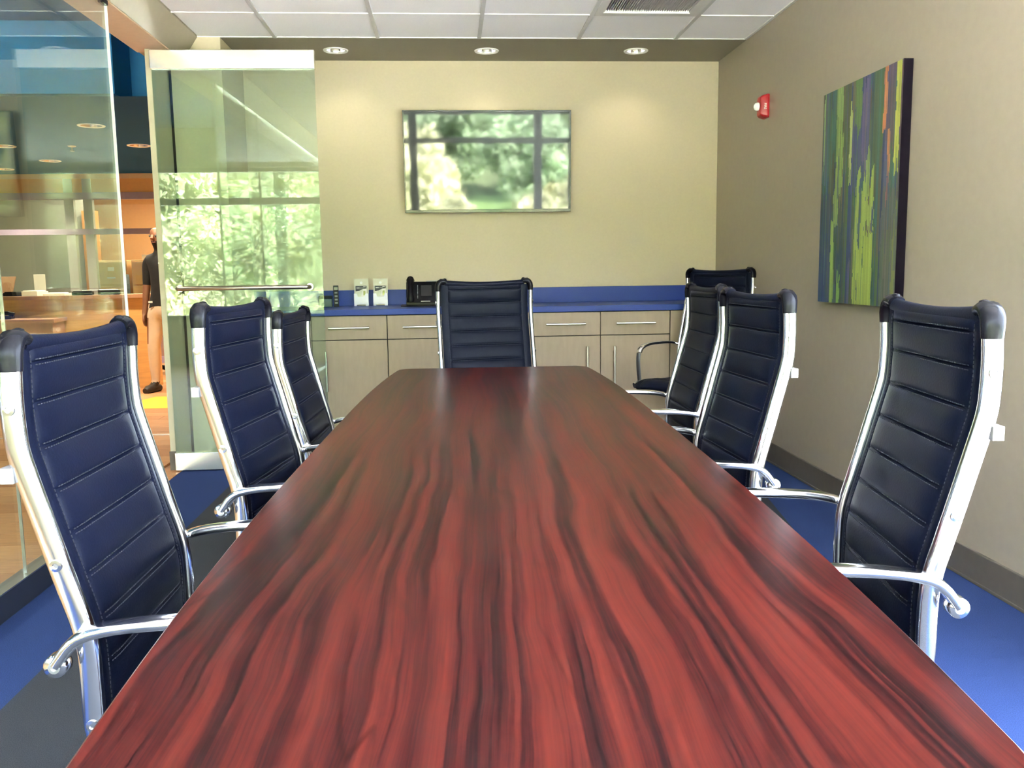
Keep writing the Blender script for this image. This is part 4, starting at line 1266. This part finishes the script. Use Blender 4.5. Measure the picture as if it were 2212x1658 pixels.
def crown_mesh(n_leaf, rx, rz, z0, mt, seed, size):
    g = np.random.default_rng(seed)
    nb = 34
    cs = g.normal(size=(nb, 3)); cs /= np.linalg.norm(cs, axis=1)[:, None]
    cs *= (g.random((nb, 1)) ** .4) * np.array([rx, rx, rz]) * .8
    which = g.integers(nb, size=n_leaf)
    p = g.normal(size=(n_leaf, 3)); p /= np.linalg.norm(p, axis=1)[:, None]
    p = cs[which] + p * (g.random((n_leaf, 1)) ** .35) * rx * .36
    p[:, 2] += z0
    a = g.normal(size=(n_leaf, 3)); a /= np.linalg.norm(a, axis=1)[:, None]
    c_ = np.cross(a, g.normal(size=(n_leaf, 3))); c_ /= np.linalg.norm(c_, axis=1)[:, None]
    s_ = size * (.6 + .8 * g.random((n_leaf, 1)))
    v = np.empty((n_leaf, 4, 3))
    v[:, 0] = p - a * s_; v[:, 1] = p + c_ * s_ * .5; v[:, 2] = p + a * s_; v[:, 3] = p - c_ * s_ * .5
    me_ = bpy.data.meshes.new('foliage')
    me_.vertices.add(n_leaf * 4); me_.vertices.foreach_set('co', v.ravel())
    me_.loops.add(n_leaf * 4); me_.loops.foreach_set('vertex_index', np.arange(n_leaf * 4, dtype=np.int32))
    me_.polygons.add(n_leaf); me_.polygons.foreach_set('loop_start', np.arange(0, n_leaf * 4, 4, dtype=np.int32))
    me_.update(calc_edges=True)
    me_.materials.append(mt)
    return me_
crowns = [crown_mesh(9000, 1.6, 2.3, 3.0, LEAF[0], 1, .11), crown_mesh(9000, 1.6, 2.1, 2.7, LEAF[1], 2, .11), crown_mesh(9000, 1.6, 2.6, 3.2, LEAF[2], 3, .11)]
bush = crown_mesh(5000, .72, .7, .55, LEAF[1], 5, .07)
tk = MB(); tk.tube([(0, 0, -.5), (.05, 0, .8), (-.04, .05, 1.8), (.08, 0, 3.2)], [.17, .13, .11, .05], 10)
for a in range(5):
    q = a * 1.26
    tk.tube([(0, 0, 1.4 + .2 * a), (.5 * math.cos(q), .5 * math.sin(q), 2.2 + .2 * a), (1.1 * math.cos(q), 1.1 * math.sin(q), 3.0 + .2 * a)], [.06, .045, .02], 6)
trunk = tk.mesh('trunk', BARK, 60)
KIND = ['leafy mid green tree on the lawn outside', 'yellow-green tree on the lawn outside', 'tall deep green tree on the lawn outside']
k = 0
for rowy, x0, step, cnt, sc_, where in ((-12.9, -14.2, 4.1, 6, .82, 'in the row nearest the building'), (-19.6, -20.5, 5.2, 7, 1.18, 'in the middle row'), (-27, -28, 8.2, 5, 1.9, 'in the rear row')):
    for q in range(cnt):
        kd = (k * 7 + 1) % 3
        t = empty('tree', (x0 + step * q + random.uniform(-.12, .12), rowy + random.uniform(-.25, .25), -.4), random.uniform(0, 6), KIND[kd] + ' ' + where, 'tree', 'trees outside the windows')
        t.scale = (sc_, sc_, sc_ * random.uniform(.85, 1.1))
        o = link('foliage', crowns[kd], t); o['kind'] = 'stuff'
        link('trunk', trunk, t)
        k += 1
for q in range(9):
    t = empty('hedge_bush', (-19.5 + 3.75 * q, -15.9, -.4), random.uniform(0, 6), 'tall rounded hedge bush standing between the rows of trees', 'bush', 'hedge bushes outside the windows')
    t.scale = (1.9, 1.9, 2.5)
    o = link('foliage', bush, t); o['kind'] = 'stuff'
for q in range(9):
    t = empty('shrub', (-12.2 + 2.05 * q, -10.3 + random.uniform(-.1, .1), -.4), random.uniform(0, 6), 'low yellow-green shrub at the edge of the added pale slab', 'shrub', 'shrubs outside the windows')
    o = link('foliage', bush, t); o['kind'] = 'stuff'
